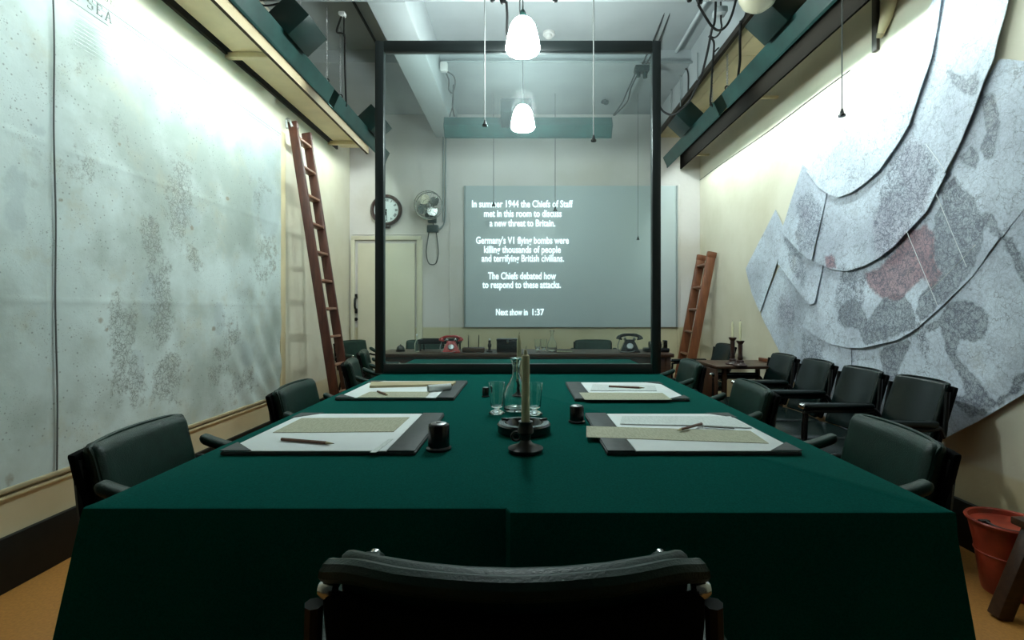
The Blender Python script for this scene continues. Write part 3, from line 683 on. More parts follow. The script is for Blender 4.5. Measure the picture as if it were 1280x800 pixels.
# ------------------------------------------------------------------ strip lights
def strip_light(loc, rz, label, tilt, tube_m, L=1.7, chains=(), drop=.7):
    # local: length along Y, mouth along -Z before tilting towards +X
    t = thing('strip_light', label, 'strip light', loc, rz, 'green strip light fittings')
    Rt = Matrix.Rotation(tilt, 4, 'Y')
    prof = [(-.105, 0), (-.055, .12), (.055, .12), (.105, 0)]; th = .006
    vs = []; 
    inner = [(-.099, 0), (-.051, .114), (.051, .114), (.099, 0)]
    for y in (-L/2, L/2):
        for x, z in prof: vs.append((x, y, z))
        for x, z in inner: vs.append((x, y, z))
    fs = []
    for i in range(3):
        fs += [(i, i+1, 8+i+1, 8+i), (4+i, 8+4+i, 8+5+i, 5+i)]
    fs += [(0, 8, 12, 4), (3, 7, 15, 11)]
    for o in (0, 8): fs += [(o, o+4, o+5, o+1), (o+1, o+5, o+6, o+2), (o+2, o+6, o+7, o+3)]
    h = obj('housing', MB().add(vs, fs, Rt), 'greenpaint', t)
    for y in (-L/2+.003, L/2-.003):
        e = [(x, y-.003, z) for x, z in prof]+[(x, y+.003, z) for x, z in prof]
        obj('end_cap', MB().add(e, [(3, 2, 1, 0), (4, 5, 6, 7), (0, 1, 5, 4), (1, 2, 6, 5), (2, 3, 7, 6), (3, 0, 4, 7)], Rt), 'darkgreen', h)
    obj('lip', MB().box(-.110, -.100, -L/2, L/2, -.004, .012, Rt).box(.100, .110, -L/2, L/2, -.004, .012, Rt), 'greenpaint', h)
    obj('gear_box', MB().rbox((0, .12, .215), (.20, .30, .19), .006, M4=Rt), 'darkgreen', t)
    obj('reflector', MB().box(-.05, .05, -L/2+.02, L/2-.02, .105, .112, Rt), 'white', h)
    obj('tube', MB().cyl((0, -L/2+.06, .05), (0, L/2-.06, .05), .019, n=12, M4=Rt), tube_m, t)
    for s in (-1, 1): obj('tube_holder', MB().rbox((0, s*(L/2-.045), .07), (.03, .03, .07), .004, M4=Rt), 'white', h)
    for y in chains:
        k = 0; mb = MB(); top = Rt @ Vector((0, y, .12)); z = top.z
        while z < top.z+drop:
            mb.torus((top.x, top.y, z), .008, .0022, 'X' if k % 2 else 'Y', 10, 4); z += .0135; k += 1
        obj('chain', mb, 'steel', t)
        obj('hook', MB().torus((top.x, top.y, top.z-.004), .018, .005, 'Y', 16, 6), 'black', t)
    return t
G = 'green strip lights'
strip_light((-1.71, 5.06, 2.985), 0, 'green strip light tilted to the wall beyond the tall ladder', math.radians(47), 'tube_m', 1.6, (-.68,), .62)
strip_light((-1.71, 3.30, 2.985), 0, 'green strip light tilted towards the sea chart beside the cream shelf', math.radians(47), 'tube', 1.7, (.30, .78), .62)
strip_light((1.80, 5.18, 2.97), PI, 'green strip light tilted to the wall above the short ladder', math.radians(47), 'tube_m', 1.6, (.66,), .36)
strip_light((1.80, 3.36, 2.97), PI, 'green strip light tilted towards the world map', math.radians(47), 'tube', 1.7, (-.82,), .36)
strip_light((-1.71, 1.86, 2.985), 0, 'added unseen green strip light above the near half of the sea chart', math.radians(47), 'tube_n', 1.05, (.30,), .62)  # added out of view to brighten the near wall, continuing the row
strip_light((1.80, 1.86, 2.97), PI, 'added unseen green strip light above the near half of the world map', math.radians(47), 'tube_n', 1.05, (-.30,), .36)  # its added counterpart, also unseen, brightening the opposite near wall
strip_light(((660-CX)/F*5.1, 5.1, 3.02), PI/2, 'green strip light hung level before the end wall', math.radians(-60), 'tube_b', 1.7, (), 0)

# ------------------------------------------------------------------ pendant lamps
def pendant(Y, label, zt):
    t = thing('pendant_lamp', label, 'lamp', ((653.5-CX)/F*Y, Y, 2.63), group='white pendant lamps over the table')
    obj('lamp_shade', MB().lathe([(0, .002), (.06, -.002), (.088, .006), (.097, .022), (.094, .05), (.084, .10), (.070, .15), (.052, .178), (.030, .194), (.012, .198), (0, .199)], 32), 'shade', t)
    obj('lamp_holder', MB().lathe([(.02, .194), (.020, .215), (.014, .235), (.006, .245), (0, .246)], 16), 'darkgreen', t)
    obj('cord', MB().cyl((0, 0, .24), (0, 0, zt-2.63), .0045, n=6), 'darkcord', t)
    obj('ceiling_rose', MB().lathe([(0, zt-2.63), (.045, zt-2.63), (.04, zt-2.65), (.012, zt-2.67), (0, zt-2.67)], 20), 'white', t)
    return t
pa = pendant(2.8, 'glowing white pendant lamp in front of the glass partition', ZC)
obj('stay_cord', MB().cyl((-.018, 0, .19), (-.008, 0, 1.0), .004, n=6), 'darkcord', pa)
pendant(4.0, 'glowing white pendant lamp behind the glass partition', ZC)

# ------------------------------------------------------------------ pull cords
def pull_cord(u, v, Y, r, cm, ks, label, zt=ZC):
    p = P(u, v, Y)
    t = thing('pull_cord', label, 'pull cord', p, group='hanging pull cords')
    obj('cord', MB().cyl((0, 0, .02*ks), (0, 0, zt-p.z), r, n=6), cm, t)
    obj('pull_knob', MB().lathe([(0, 0), (.017*ks, .001*ks), (.017*ks, .010*ks), (.011*ks, .016*ks), (.007*ks, .034*ks), (.003*ks, .042*ks), (0, .043*ks)], 14), 'bake', t)
pull_cord(606, 158, 3.05, .004, 'cord', .95, 'pale pull cord with dark knob left of the front pendant lamp', 3.33)
pull_cord(742, 177, 3.05, .004, 'cord', 1.0, 'pale pull cord with dark knob right of the front pendant lamp', 3.33)
pull_cord(1052.5, 146, 2.5, .0035, 'cord', 1.0, 'pull cord with dark knob hanging before the world map')
pull_cord(617, 258, 5.6, .003, 'darkcord', 1.3, 'thin pull cord before the word summer on the screen', 3.62)
pull_cord(694, 264, 5.6, .003, 'darkcord', 1.3, 'thin pull cord before the end of the first line on the screen', 3.62)
pull_cord(797.5, 300, 5.6, .002, 'cord', 1.0, 'long thin pull cord before the blank part of the screen', 3.62)

# ------------------------------------------------------------------ conduits, boxes and cables
def cable(pts, r, m, label, name='cable', cat='cable', group=None, sm=True):
    return tag(obj(name, MB().tube(smoothpath(pts) if sm else pts, r, 8), m), label, cat, group)
cable([P(550, 77, 4.86), P(700, 77, 4.86), P(885, 78, 4.86)], .012, 'conduit', 'painted conduit across the ceiling step', 'conduit', 'conduit', sm=False)
cable([P(567, 125, 5.9), P(640, 126, 5.9), P(752, 126, 5.9)], .012, 'conduit', 'painted conduit crossing behind the level strip light', 'conduit', 'conduit', sm=False)
cable([P(758, 128, 5.7), P(752, 126, 5.9)], .03, 'darkgreen', 'small dark conduit fitting beside the level strip light', 'conduit_fitting', 'fitting', sm=False)
cable([(P(557, 168, 6.17)), P(557, 235, 6.17), P(557, 268, 6.17), P(555, 280, 6.17), P(549, 286, 6.17)], .010, 'conduit', 'upright conduit from ceiling to the fan switch', 'conduit', 'conduit')
cable([(P(554, 168, 6.17)), P(554, 235, 6.17), P(554, 277, 6.17)], .008, 'conduit', 'thin upright conduit beside the fan', 'conduit', 'conduit')
# cabling at the ceiling beam, left of the second lamp
t = thing('cable_loop', 'looped grey cables hanging from the beam to the level strip light', 'cable')
obj('terminal', MB().rbox(P(555, 84, 4.8), (.07, .06, .09), .012), 'white', t)
obj('looped_cable', MB().tube(smoothpath([P(556, 88, 4.8), P(566, 94, 4.85), P(569, 103, 4.9), P(566, 116, 4.95), P(561, 112, 4.95), P(561, 100, 4.9), P(558, 92, 4.85)]), .007, 8), 'darkcord', t)
obj('drop_cable', MB().tube(smoothpath([P(567, 106, 4.9), P(566, 125, 5.0), P(566, 135, 5.05), P(568, 146, 5.1)]), .008, 8), 'darkcord', t)
obj('drop_cable', MB().tube(smoothpath([P(566, 133, 5.05), P(562, 146, 5.1)], 3), .006, 8), 'darkcord', t)
# twin cables right of centre up to the junction box
t = thing('twin_cable', 'pair of dark cables on the ceiling running through a junction box', 'cable')
for dx in (0, 7):
    obj('cable_run', MB().tube(smoothpath([P(838+dx, -14, 4.0), P(829+dx, 20, 4.35), P(815+dx, 55, 4.75), P(803+dx*.6, 80, 4.85)]), .008, 8), 'darkcord', t)
    obj('cable_run', MB().tube(smoothpath([P(795+dx*.5, 90, 4.9), P(786+dx*.4, 110, 5.25), P(778+dx*.8, 128, 5.6), P(767+dx*.2, 144, 6.0)]), .008, 8), 'darkcord', t)
p = P(802, 87, 4.85)
obj('junction_box', MB().rbox(p, (.14, .09, .06), .012).cyl(p+Vector((-.03, 0, -.02)), p+Vector((-.03, 0, -.07)), .02, n=12).cyl(p+Vector((.035, 0, -.02)), p+Vector((.035, 0, -.08)), .022, n=12), 'darkgreen', t)
# black plug fittings on the cross beam
def plug(u, v, Y, label, pts, r=.008):
    p = P(u, v, Y)
    t = thing('plug_fitting', label, 'plug', p)
    obj('plug_body', MB().rbox((0, 0, .02), (.10, .06, .05), .014).lathe([(0, -.03), (.013, -.028), (.020, -.008), (.022, .01), (0, .012)], 14, c=(-.03, 0, 0)).lathe([(0, -.042), (.014, -.04), (.024, -.012), (.026, .01), (0, .012)], 14, c=(.032, 0, 0)), 'black', t)
    obj('plug_cable', MB().tube(smoothpath([Vector(a)-p for a in pts]), r, 8), 'cable', t)
plug(622, -4, 3.0, 'black plug fitting beside the front pendant lamp', [P(633, 2, 3.0), P(634, 20, 3.0), P(634, 43, 2.98), P(640, 62, 2.93)])
plug(868, -4, 3.0, 'black plug fitting with a hanging cable loop near the soffit', [P(873, 6, 3.0), P(880, 18, 3.05), P(890, 33, 3.1), P(899, 38, 3.15), P(908, 32, 3.2), P(915, 18, 3.25), P(921, -4, 3.3)])
tag(obj('ceiling_hook', MB().rbox(P(694, -1, 3.0), (.035, .035, .03), .01), 'black'), 'small black ceiling hook right of the front pendant lamp', 'hook')
# right hand cable tangle by the soffit
cable([(1.40, 3.6, ZC), P(894, 20, 3.6), P(890, 36, 3.6), P(888, 46, 3.65), P(884, 66, 3.75), P(877, 94, 3.9), P(870, 110, 4.0), P(860, 128, 4.1), P(843, 143, 4.2), P(830, 140, 4.3), P(823, 130, 4.4)], .009, 'cable', 'long slack black cable swinging from soffit to partition')
cable([P(886, 45, 4.1), P(892, 52, 4.1), P(892, 66, 4.15), P(890, 92, 4.3), P(889, 112, 4.35), P(888, 128, 4.4), P(893, 135, 4.45)], .009, 'cable', 'black cable dropping to the strip light above the short ladder')
cable([(1.47, 3.7, ZC), P(901, 20, 3.7), P(902, 33, 3.7), P(899, 42, 3.75), P(893, 47, 3.8), P(886, 45, 3.8)], .007, 'cable', 'short looped black cable under the grey soffit')
cable([P(926, 26, 3.7), P(925, 50, 3.8), P(925, 75, 3.95), P(923, 92, 4.05), P(922, 101, 4.1)], .010, 'cable', 'thick black cable dropping to the strip light by the world map')
cable([P(934, 9, 3.6), P(931, 20, 3.65), P(926, 28, 3.7), P(931, 20, 3.8), P(942, 13, 3.85)], .006, 'cable', 'forked black cable hooked under the soffit')
cable([P(893, 65, 4.2), P(898, 60, 4.2), P(904, 58, 4.25), P(912, 59, 4.3)], .006, 'cable', 'thin curved black cable meeting the dark soffit edge')
cable([P(u_, v_, F*1.638/(u_-CX)) for u_, v_ in ((829, 121), (840, 107), (850, 91), (856, 86), (860, 92), (860, 118))], .007, 'darkcord', 'grey cable arching down the soffit side')
for u, v0, v1, lb in [(839, 96, 140, 'thin upright rod left on the soffit side'), (850.5, 92, 133, 'thin upright rod between the arching cable and the soffit'), (872, 66, 100, 'short upright rod nearest the chain on the soffit side')]:
    cable([P(u, v0, F*1.63/(u-CX)), P(u, v1, F*1.63/(u-CX))], .006, 'conduit', lb, 'hanging_rod', 'rod', 'rods on the soffit side', sm=False)
cable([(1.50, 3.5, ZC-.03), (1.50, 4.88, ZC-.03)], .016, 'beam', 'painted pipe along the ceiling beside the soffit', 'ceiling_pipe', 'pipe', sm=False)
tag(obj('pipe_clamp', MB().rbox(P(900, 15, 3.7), (.09, .10, .05), .015), 'beam'), 'pale pipe clamp above the looped cable', 'clamp')
# left hand hanging cable
t = thing('drop_flex', 'black flex hanging from the ceiling to the strip light left of the partition', 'cable')
obj('flex', MB().tube(smoothpath([P(427, 20, 3.75), P(421, 39, 3.9), P(428, 42, 4.0), P(431, 46, 4.05), P(431, 75, 4.2), P(432, 110, 4.35), P(433, 133, 4.45)]), .008, 8), 'cable', t)
obj('flex', MB().tube(smoothpath([P(430, 20, 3.75), P(430, 32, 3.9), P(430, 45, 4.03)]), .006, 8), 'cable', t)
obj('flex_clip', MB().rbox(P(428, 18, 3.75), (.05, .05, .03), .01), 'white', t)
cable([P(318, -30, 3.55), P(322, 0, 3.6), P(327, 6, 3.6), P(336, 7, 3.6), P(346, 5, 3.6), P(354, 2, 3.6), P(366, -14, 3.6), (-1.62, 3.6, ZC)], .007, 'cable', 'black cable sagging over the strip light of the sea chart')
cable([(-1.42, 3.5, ZC-.008), (-1.42, 6.1, ZC-.008)], .012, 'darkcord', 'straight dark cable on the ceiling left of the beam', 'ceiling_cable', 'cable', sm=False)
# smoke detector
x, y, z = P(686, 70, 4.6)
t = thing('smoke_detector', 'round white smoke detector on the ceiling', 'smoke detector', (x, y, ZC-.001))
obj('base', MB().lathe([(0, 0), (.055, 0), (.055, -.02), (.05, -.026), (0, -.027)], 24), 'white', t)
obj('sensor_cap', MB().lathe([(.035, -.026), (.033, -.045), (.02, -.052), (0, -.053)], 20), 'white', t)
# globe lamp and bracket pieces at the top right
t = thing('globe_lamp', 'unlit cream globe lamp hanging under the soffit', 'lamp', P(948, -10, 3.0))
obj('globe', MB().lathe([(0, -.115), (.05, -.105), (.09, -.075), (.112, -.03), (.115, .0), (.105, .045), (.07, .09), (.035, .11), (0, .112)], 28), 'opalglobe', t)
obj('gallery', MB().lathe([(.04, .105), (.045, .13), (.03, .16), (0, .165)], 18), 'bronze', t)
obj('stem', MB().cyl((0, 0, .16), (0, 0, .30), .01, n=8), 'bronze', t)
p = (XR-.03, *WRp(1097, 65))
tag(obj('wall_slat', MB().rbox((XR-.012, WRp(1097, 30)[0], WRp(1097, 64)[1]+.45), (.022, .045, .90), .004), 'darkbrown'), 'narrow upright dark slat fixed to the wall beside the world map', 'slat')
y, z = WRp(1118, 12)
t = thing('wall_fitting', 'cream tapered conduit fitting on the wall above the world map', 'fitting', (XR-.03, y, z))
obj('fitting_body', MB().tube([(0, .07, -.10), (0, .03, -.04), (0, 0, .04), (0, -.05, .14)], [.02, .032, .04, .042], 14), 'cream', t)
obj('outlet', MB().cyl((0, .07, -.10), (0, .085, -.122), .022, .016, n=12), 'cream2', t)

# ------------------------------------------------------------------ clock and fan
x, y, z = P(482, 262, 6.14)
t = thing('wall_clock', 'round wall clock with dark wooden rim and white face', 'clock', (x, YB, z))
Rc = Matrix.Rotation(PI/2, 4, 'X')
obj('rim', MB().lathe([(.150, .02), (.155, .05), (.165, .064), (.180, .066), (.193, .05), (.197, .02), (.190, 0), (.0, 0)], 48, Rc), 'mahogany', t)
fc = obj('clock_face', MB().lathe([(0, .028), (.156, .028)], 48, Rc), 'clockface', t)
obj('lower_case', MB().rbox((0, -.025, -.205), (.10, .05, .045), .012), 'mahogany', t)
for i, s in enumerate(['XII', 'I', 'II', 'III', 'IIII', 'V', 'VI', 'VII', 'VIII', 'IX', 'X', 'XI']):
    a = PI/2-i*PI/6
    me = textmesh(s, size=.042, extrude=.0005, offset=.001)
    o = obj('numeral', me, 'black', fc); rad = .124
    o.rotation_euler = (PI/2, -(a-PI/2), 0)
    o.location = (rad*math.cos(a)-.014*math.cos(a), -.0295, rad*math.sin(a)-.014*math.sin(a))
def hand(ang, L, wd): return MB().rbox((0, -.032, L/2-.015), (wd, .003, L), .001, M4=Matrix.Rotation(ang, 4, 'Y'))
obj('hour_hand', hand(math.radians(188), .085, .012), 'black', t); obj('minute_hand', hand(math.radians(176), .125, .008), 'black', t)
obj('hub', MB().cyl((0, -.028, 0), (0, -.038, 0), .010, n=14), 'black', t)

x, y, z = P(536, 257, 6.0)
t = thing('wall_fan', 'wire caged metal wall fan beside the clock', 'fan', (x, 6.0, z))
cg = obj('cage', MB().torus((0, -.06, 0), .165, .005, 'Y', 36, 6).torus((0, .02, 0), .165, .005, 'Y', 36, 6).torus((0, -.075, 0), .06, .003, 'Y', 24, 6), 'chrome', t)
for k in range(12):
    a = k*PI/6+.15
    obj('cage_wire', MB().tube(smoothpath([(.0, -.085, .0), (.06*math.cos(a), -.085, .06*math.sin(a)), (.13*math.cos(a), -.078, .13*math.sin(a)), (.165*math.cos(a), -.055, .165*math.sin(a)), (.165*math.cos(a), .02, .165*math.sin(a)), (.06*math.cos(a), .055, .06*math.sin(a))], 3), .002, 5), 'chrome', cg)
for k in range(4):
    a = k*PI/2+.6; vs = []
    for i in range(7):
        r = .03+.115*i/6; wd = .018+.045*math.sin(PI*min(1, (i+.6)/6.6))
        for s in (-1, 1): vs.append((r, s*wd*.35-.02, s*wd))
    bl = MB().add(vs, [(2*i, 2*i+1, 2*i+3, 2*i+2) for i in range(6)], Matrix.Rotation(-a, 4, 'Y'))
    obj('blade', bl, 'chrome', t)
obj('spinner', MB().lathe([(0, .05), (.02, .045), (.03, .02), (.03, -.01), (0, -.01)], 18, Matrix.Translation((0, -.02, 0)) @ Rc), 'steel', t)
obj('motor', MB().lathe([(0, -.12), (.05, -.11), (.062, -.06), (.062, -.01), (.045, .0), (0, .0)], 20, Rc), 'darkgreen', t)
obj('mount', MB().rbox((.01, .06, -.09), (.13, .10, .09), .02).rbox((.01, .16, -.11), (.10, .08, .14), .01), 'darkgreen', t)
t = thing('fan_switch', 'dark switch box with hanging cord loop below the fan', 'switch', P(541, 286, 6.17))
obj('switch_box', MB().rbox((0, 0, 0), (.14, .06, .09), .01), 'darkgreen', t)
obj('cord_loop', MB().tube(smoothpath([(-.045, -.01, -.04), (-.06, -.02, -.15), (-.075, -.03, -.30), (-.05, -.03, -.42), (0, -.03, -.45), (.05, -.03, -.42), (.075, -.03, -.30), (.06, -.02, -.15), (.045, -.01, -.04)]), .006, 8), 'darkcord', t)
obj('feed_cable', MB().tube(smoothpath([(.01, 0, .04), (.0, -.02, .09), (-.02, -.05, .14)]), .006, 8), 'darkcord', t)

# ------------------------------------------------------------------ fire bucket and stand
bx, by = 2.02, 2.07
t = thing('fire_bucket', 'dull red fire bucket on the floor beside the wall', 'bucket', (bx, by, 0))
obj('pail', MB().lathe([(0, .004), (.082, .0), (.086, .01), (.112, .20), (.130, .288), (.138, .290), (.141, .298), (.137, .304), (.128, .300), (.122, .282), (0, .280)], 36), 'bucket', t)
obj('seam_band', MB().torus((0, 0, .165), .1075, .004, 'Z', 36, 6), 'bucket', t)
for s in (-1, 1): obj('handle_lug', MB().rbox((s*.10, 0, .294), (.04, .02, .02), .005), 'bronze', t)
obj('bail_handle', MB().tube(smoothpath([(-.10, 0, .30), (-.085, -.06, .292), (0, -.105, .290), (.085, -.06, .292), (.10, 0, .30)]), .005, 8), 'bronze', t)
t = thing('wooden_stand', 'dark wooden splayed stand in front of the red bucket', 'stand', (1.99, 1.90, 0))
lg = [((-.17, 0, .0), (-.03, 0, .34)), ((.11, .0, .0), (.02, 0, .34))]
for a, b in lg:
    a, b = Vector(a), Vector(b); d = (b-a).normalized(); L = (b-a).length
    n = Vector((d.z, 0, -d.x)); R = Matrix(((n.x, 0, d.x, a.x), (0, 1, 0, a.y), (n.z, 0, d.z, a.z), (0, 0, 0, 1)))
    obj('leg', MB().rbox((0, 0, L/2), (.06, .05, L), .006, M4=R), 'desk', t)
obj('cross_bar', MB().rbox((-.01, 0, .14), (.22, .04, .05), .006), 'desk', t)
obj('top_plank', MB().rbox((0, 0, .355), (.16, .10, .03), .006), 'desk', t)

# ------------------------------------------------------------------ sea chart on the left wall
def math_node(n, l, op, a, b=None):
    m = n.new('ShaderNodeMath'); m.operation = op
    for i, x in enumerate((a, b)):
        if x is None: continue
        if isinstance(x, (int, float)): m.inputs[i].default_value = x
        else: l.new(x, m.inputs[i])
    return m.outputs[0]
def mixc(n, l, fac, a, b):
    m = n.new('ShaderNodeMix'); m.data_type = 'RGBA'
    if isinstance(fac, (int, float)): m.inputs['Factor'].default_value = fac
    else: l.new(fac, m.inputs['Factor'])
    for key, x in (('A', a), ('B', b)):
        if isinstance(x, tuple): m.inputs[key].default_value = (*x, 1)
        else: l.new(x, m.inputs[key])
    return m.outputs['Result']
def noise_n(n, l, vec, scale, detail=4, rough=.5, dist=0):
    q = n.new('ShaderNodeTexNoise'); q.inputs['Scale'].default_value = scale; q.inputs['Detail'].default_value = detail
    q.inputs['Roughness'].default_value = rough; q.inputs['Distortion'].default_value = dist; l.new(vec, q.inputs['Vector']); return q.outputs['Fac']
def ramp01(n, l, x, a, b):
    m = n.new('ShaderNodeMapRange'); m.inputs[1].default_value = a; m.inputs[2].default_value = b; m.interpolation_type = 'SMOOTHSTEP'; l.new(x, m.inputs[0]); return m.outputs[0]
def attr(n, name):
    a = n.new('ShaderNodeAttribute'); a.attribute_name = name; return a.outputs['Fac']
def voro(n, l, vec, scale, feat='F1'):
    v = n.new('ShaderNodeTexVoronoi'); v.feature = feat; v.inputs['Scale'].default_value = scale; l.new(vec, v.inputs['Vector']); return v
def veins(n, l, v, scale, width, warp=.05, wscale=9):
    nz = n.new('ShaderNodeTexNoise'); nz.inputs['Scale'].default_value = wscale; nz.inputs['Detail'].default_value = 5; l.new(v, nz.inputs['Vector'])
    sub = n.new('ShaderNodeVectorMath'); sub.operation = 'SUBTRACT'; l.new(nz.outputs['Color'], sub.inputs[0]); sub.inputs[1].default_value = (.5, .5, .5)
    sc_ = n.new('ShaderNodeVectorMath'); sc_.operation = 'SCALE'; l.new(sub.outputs[0], sc_.inputs[0]); sc_.inputs['Scale'].default_value = warp*2
    ad = n.new('ShaderNodeVectorMath'); l.new(v, ad.inputs[0]); l.new(sc_.outputs[0], ad.inputs[1])
    vo = voro(n, l, ad.outputs[0], scale, 'DISTANCE_TO_EDGE')
    return ramp01(n, l, vo.outputs['Distance'], width, width*.25)
def chart_mat():
    m, n, l, b = new_mat('sea_chart_print'); setin(b, Roughness=0.55)
    tc = n.new('ShaderNodeTexCoord'); v = tc.outputs['Object']
    hach, tint, stain = attr(n, 'hach'), attr(n, 'tint'), attr(n, 'stain')
    n1 = noise_n(n, l, v, 1.6, 6, .55)
    base = mixc(n, l, ramp01(n, l, n1, .36, .62), (0.34, 0.39, 0.355), (0.56, 0.64, 0.625))
    n2 = noise_n(n, l, v, 4.5, 8, .65)
    base = mixc(n, l, math_node(n, l, 'MULTIPLY', ramp01(n, l, n2, .5, .72), .5), base, (0.45, 0.44, 0.33))
    n5 = noise_n(n, l, v, 9, 6, .6)
    tf = math_node(n, l, 'MULTIPLY', ramp01(n, l, math_node(n, l, 'ADD', tint, math_node(n, l, 'MULTIPLY', math_node(n, l, 'SUBTRACT', n5, .5), .7)), .42, .52), .42)
    base = mixc(n, l, tf, base, (0.38, 0.45, 0.47))
    # soundings: fine specks everywhere
    vo = voro(n, l, v, 34); sp = ramp01(n, l, vo.outputs['Distance'], .20, .10)
    pick = math_node(n, l, 'GREATER_THAN', noise_n(n, l, v, 3.0, 3), .50)
    f = math_node(n, l, 'MULTIPLY', math_node(n, l, 'MULTIPLY', sp, pick), .6)
    base = mixc(n, l, f, base, (0.16, 0.17, 0.15))
    vo3 = voro(n, l, v, 95); sp3 = ramp01(n, l, vo3.outputs['Distance'], .25, .12)
    f = math_node(n, l, 'MULTIPLY', math_node(n, l, 'MULTIPLY', sp3, ramp01(n, l, noise_n(n, l, v, 5.0, 4), .48, .58)), .6)
    base = mixc(n, l, f, base, (0.15, 0.16, 0.15))
    # coast hachures
    mp = n.new('ShaderNodeMapping'); mp.inputs['Scale'].default_value = (1, 1, .75); l.new(v, mp.inputs[0])
    n3 = noise_n(n, l, mp.outputs[0], 44, 4, .65, .8)
    ln = math_node(n, l, 'ABSOLUTE', math_node(n, l, 'SUBTRACT', n3, .5)); ln = ramp01(n, l, ln, .055, .018)
    nm = noise_n(n, l, v, 9, 8, .72)
    hm = ramp01(n, l, math_node(n, l, 'ADD', hach, math_node(n, l, 'MULTIPLY', math_node(n, l, 'SUBTRACT', nm, .5), 2.6)), .40, .75)
    ln = math_node(n, l, 'MAXIMUM', math_node(n, l, 'MULTIPLY', ln, .55), veins(n, l, v, 30, .09, .06, 16))
    f = math_node(n, l, 'MULTIPLY', math_node(n, l, 'MULTIPLY', ln, hm), .8)
    base = mixc(n, l, f, base, (0.10, 0.11, 0.10))
    base = mixc(n, l, math_node(n, l, 'MULTIPLY', hm, .22), base, (0.36, 0.37, 0.33))
    # stains
    base = mixc(n, l, math_node(n, l, 'MULTIPLY', ramp01(n, l, math_node(n, l, 'MULTIPLY', stain, math_node(n, l, 'ADD', n5, .0)), .30, .5), .6), base, (0.20, 0.13, 0.06))
    l.new(base, b.inputs['Base Color'])
    bp = n.new('ShaderNodeBump'); bp.inputs['Strength'].default_value = .25; bp.inputs['Distance'].default_value = .01
    bp.inputs['Strength'].default_value = .45; l.new(noise_n(n, l, v, 5, 9, .6), bp.inputs['Height']); l.new(bp.outputs['Normal'], b.inputs['Normal'])
    return m
M['chart'] = chart_mat()
def blob(y, z, items):
    s = 0
    for by_, bz_, ry, rz_, a in items:
        d2 = ((y-by_)/ry)**2+((z-bz_)/rz_)**2
        if d2 < 6: s = max(s, a*math.exp(-d2))
    return s
def Lb(u, v, ry, rz_, a=1): return (*WLp(u, v), ry, rz_, a)
HACH = [Lb(150, 430, .10, .28), Lb(158, 480, .14, .14), Lb(198, 380, .10, .36, 1.1), Lb(205, 470, .16, .20), Lb(186, 310, .09, .25), Lb(222, 240, .14, .22), Lb(215, 270, .12, .2),
        Lb(270, 460, .16, .22, .8), Lb(285, 420, .2, .16, .8), Lb(330, 330, .22, .3, .7), Lb(100, 80, .12, .16, .5), Lb(140, 150, .1, .15, .6), Lb(90, 205, .15, .15, .5), Lb(320, 240, .2, .25, .6), Lb(240, 320, .12, .2, .6), Lb(305, 480, .3, .12, .7), Lb(185, 330, .07, .25, .8)]
TINT = [Lb(322, 190, .28, .35, 1), Lb(330, 260, .3, .3, .9), Lb(230, 270, .2, .12, .7), Lb(185, 370, .12, .2, .8), Lb(165, 460, .08, .15, .8), Lb(40, 190, .1, .3, .5), Lb(15, 250, .1, .3, .6), Lb(270, 400, .1, .2, .7), Lb(305, 440, .15, .2, .6)]
STAIN = [Lb(144, 180, .022, .022), Lb(120, 400, .03, .03), Lb(129, 412, .018, .02), Lb(162, 342, .022, .022), Lb(160, 268, .032, .026), Lb(123, 258, .02, .02), Lb(70, 250, .02, .02), Lb(263, 411, .035, .03), Lb(285, 405, .025, .03), Lb(3, 417, .015, .03), Lb(20, 248, .01, .02), Lb(340, 335, .10, .05, .8), Lb(161, 485, .05, .03, .7), Lb(281, 248, .03, .02), Lb(236, 285, .03, .025), Lb(275, 512, .03, .03), Lb(5, 600, .03, .05)]
cy0, cy1, cz0, cz1 = 1.35, 4.40, .43, 2.765
NY, NZ = 230, 180
vs = []; fs = []; hA = []; tA = []; sA = []
for side in (0, 1):
    for j in range(NZ+1):
        for i in range(NY+1):
            y = cy0+(cy1-cy0)*i/NY; z = cz0+(cz1-cz0)*j/NZ
            nz_ = noise.noise(Vector((y*1.3, z*1.1, 3.1)))*.006+noise.noise(Vector((y*3.1, z*2.6, 8.1)))*.0045+noise.noise(Vector((y*7.3, z*6.1, 5.1)))*.0022
            cr = max(0, 1-((y-4.35)/.8)**2)*max(0, 1-((z-.55)/.75)**2)           # creased lower corner
            nz_ += cr*.009*math.sin((y*1.1+z*.75)*26+2*noise.noise(Vector((y*2, z*2, 0))))
            nz_ += .002*math.exp(-((z-1.22)/.012)**2)+.002*math.exp(-((z-1.93)/.012)**2)
            nz_ += -.006*max(0, 1-abs(y-2.27)/.012)
            x = XL+.022+nz_ if side == 0 else XL+.003
            vs.append((x, y, z))
            if side == 0:
                hA.append(blob(y, z, HACH)); tA.append(blob(y, z, TINT)); sA.append(blob(y, z, STAIN))
n_ = (NY+1)*(NZ+1); W_ = NY+1
for j in range(NZ):
    for i in range(NY):
        a = j*W_+i; fs.append((a, a+1, a+W_+1, a+W_))
edge = [i for i in range(W_)]+[j*W_+NY for j in range(1, NZ+1)]+[NZ*W_+i for i in range(NY-1, -1, -1)]+[j*W_ for j in range(NZ-1, 0, -1)]
for k in range(len(edge)):
    a, b_ = edge[k], edge[(k+1) % len(edge)]; fs.append((a, n_+a, n_+b_, b_))
t = thing('sea_chart', 'large creased pale sea chart covering the wall beside the tall ladder', 'map', (0, 0, 0))
me = MB(); me.add(vs, fs); me = me.mesh('chart_sheet', True, 1.2)
for nm, dat in (('hach', hA), ('tint', tA), ('stain', sA)):
    at = me.attributes.new(nm, 'FLOAT', 'POINT'); at.data.foreach_set('value', dat+[0.0]*n_)
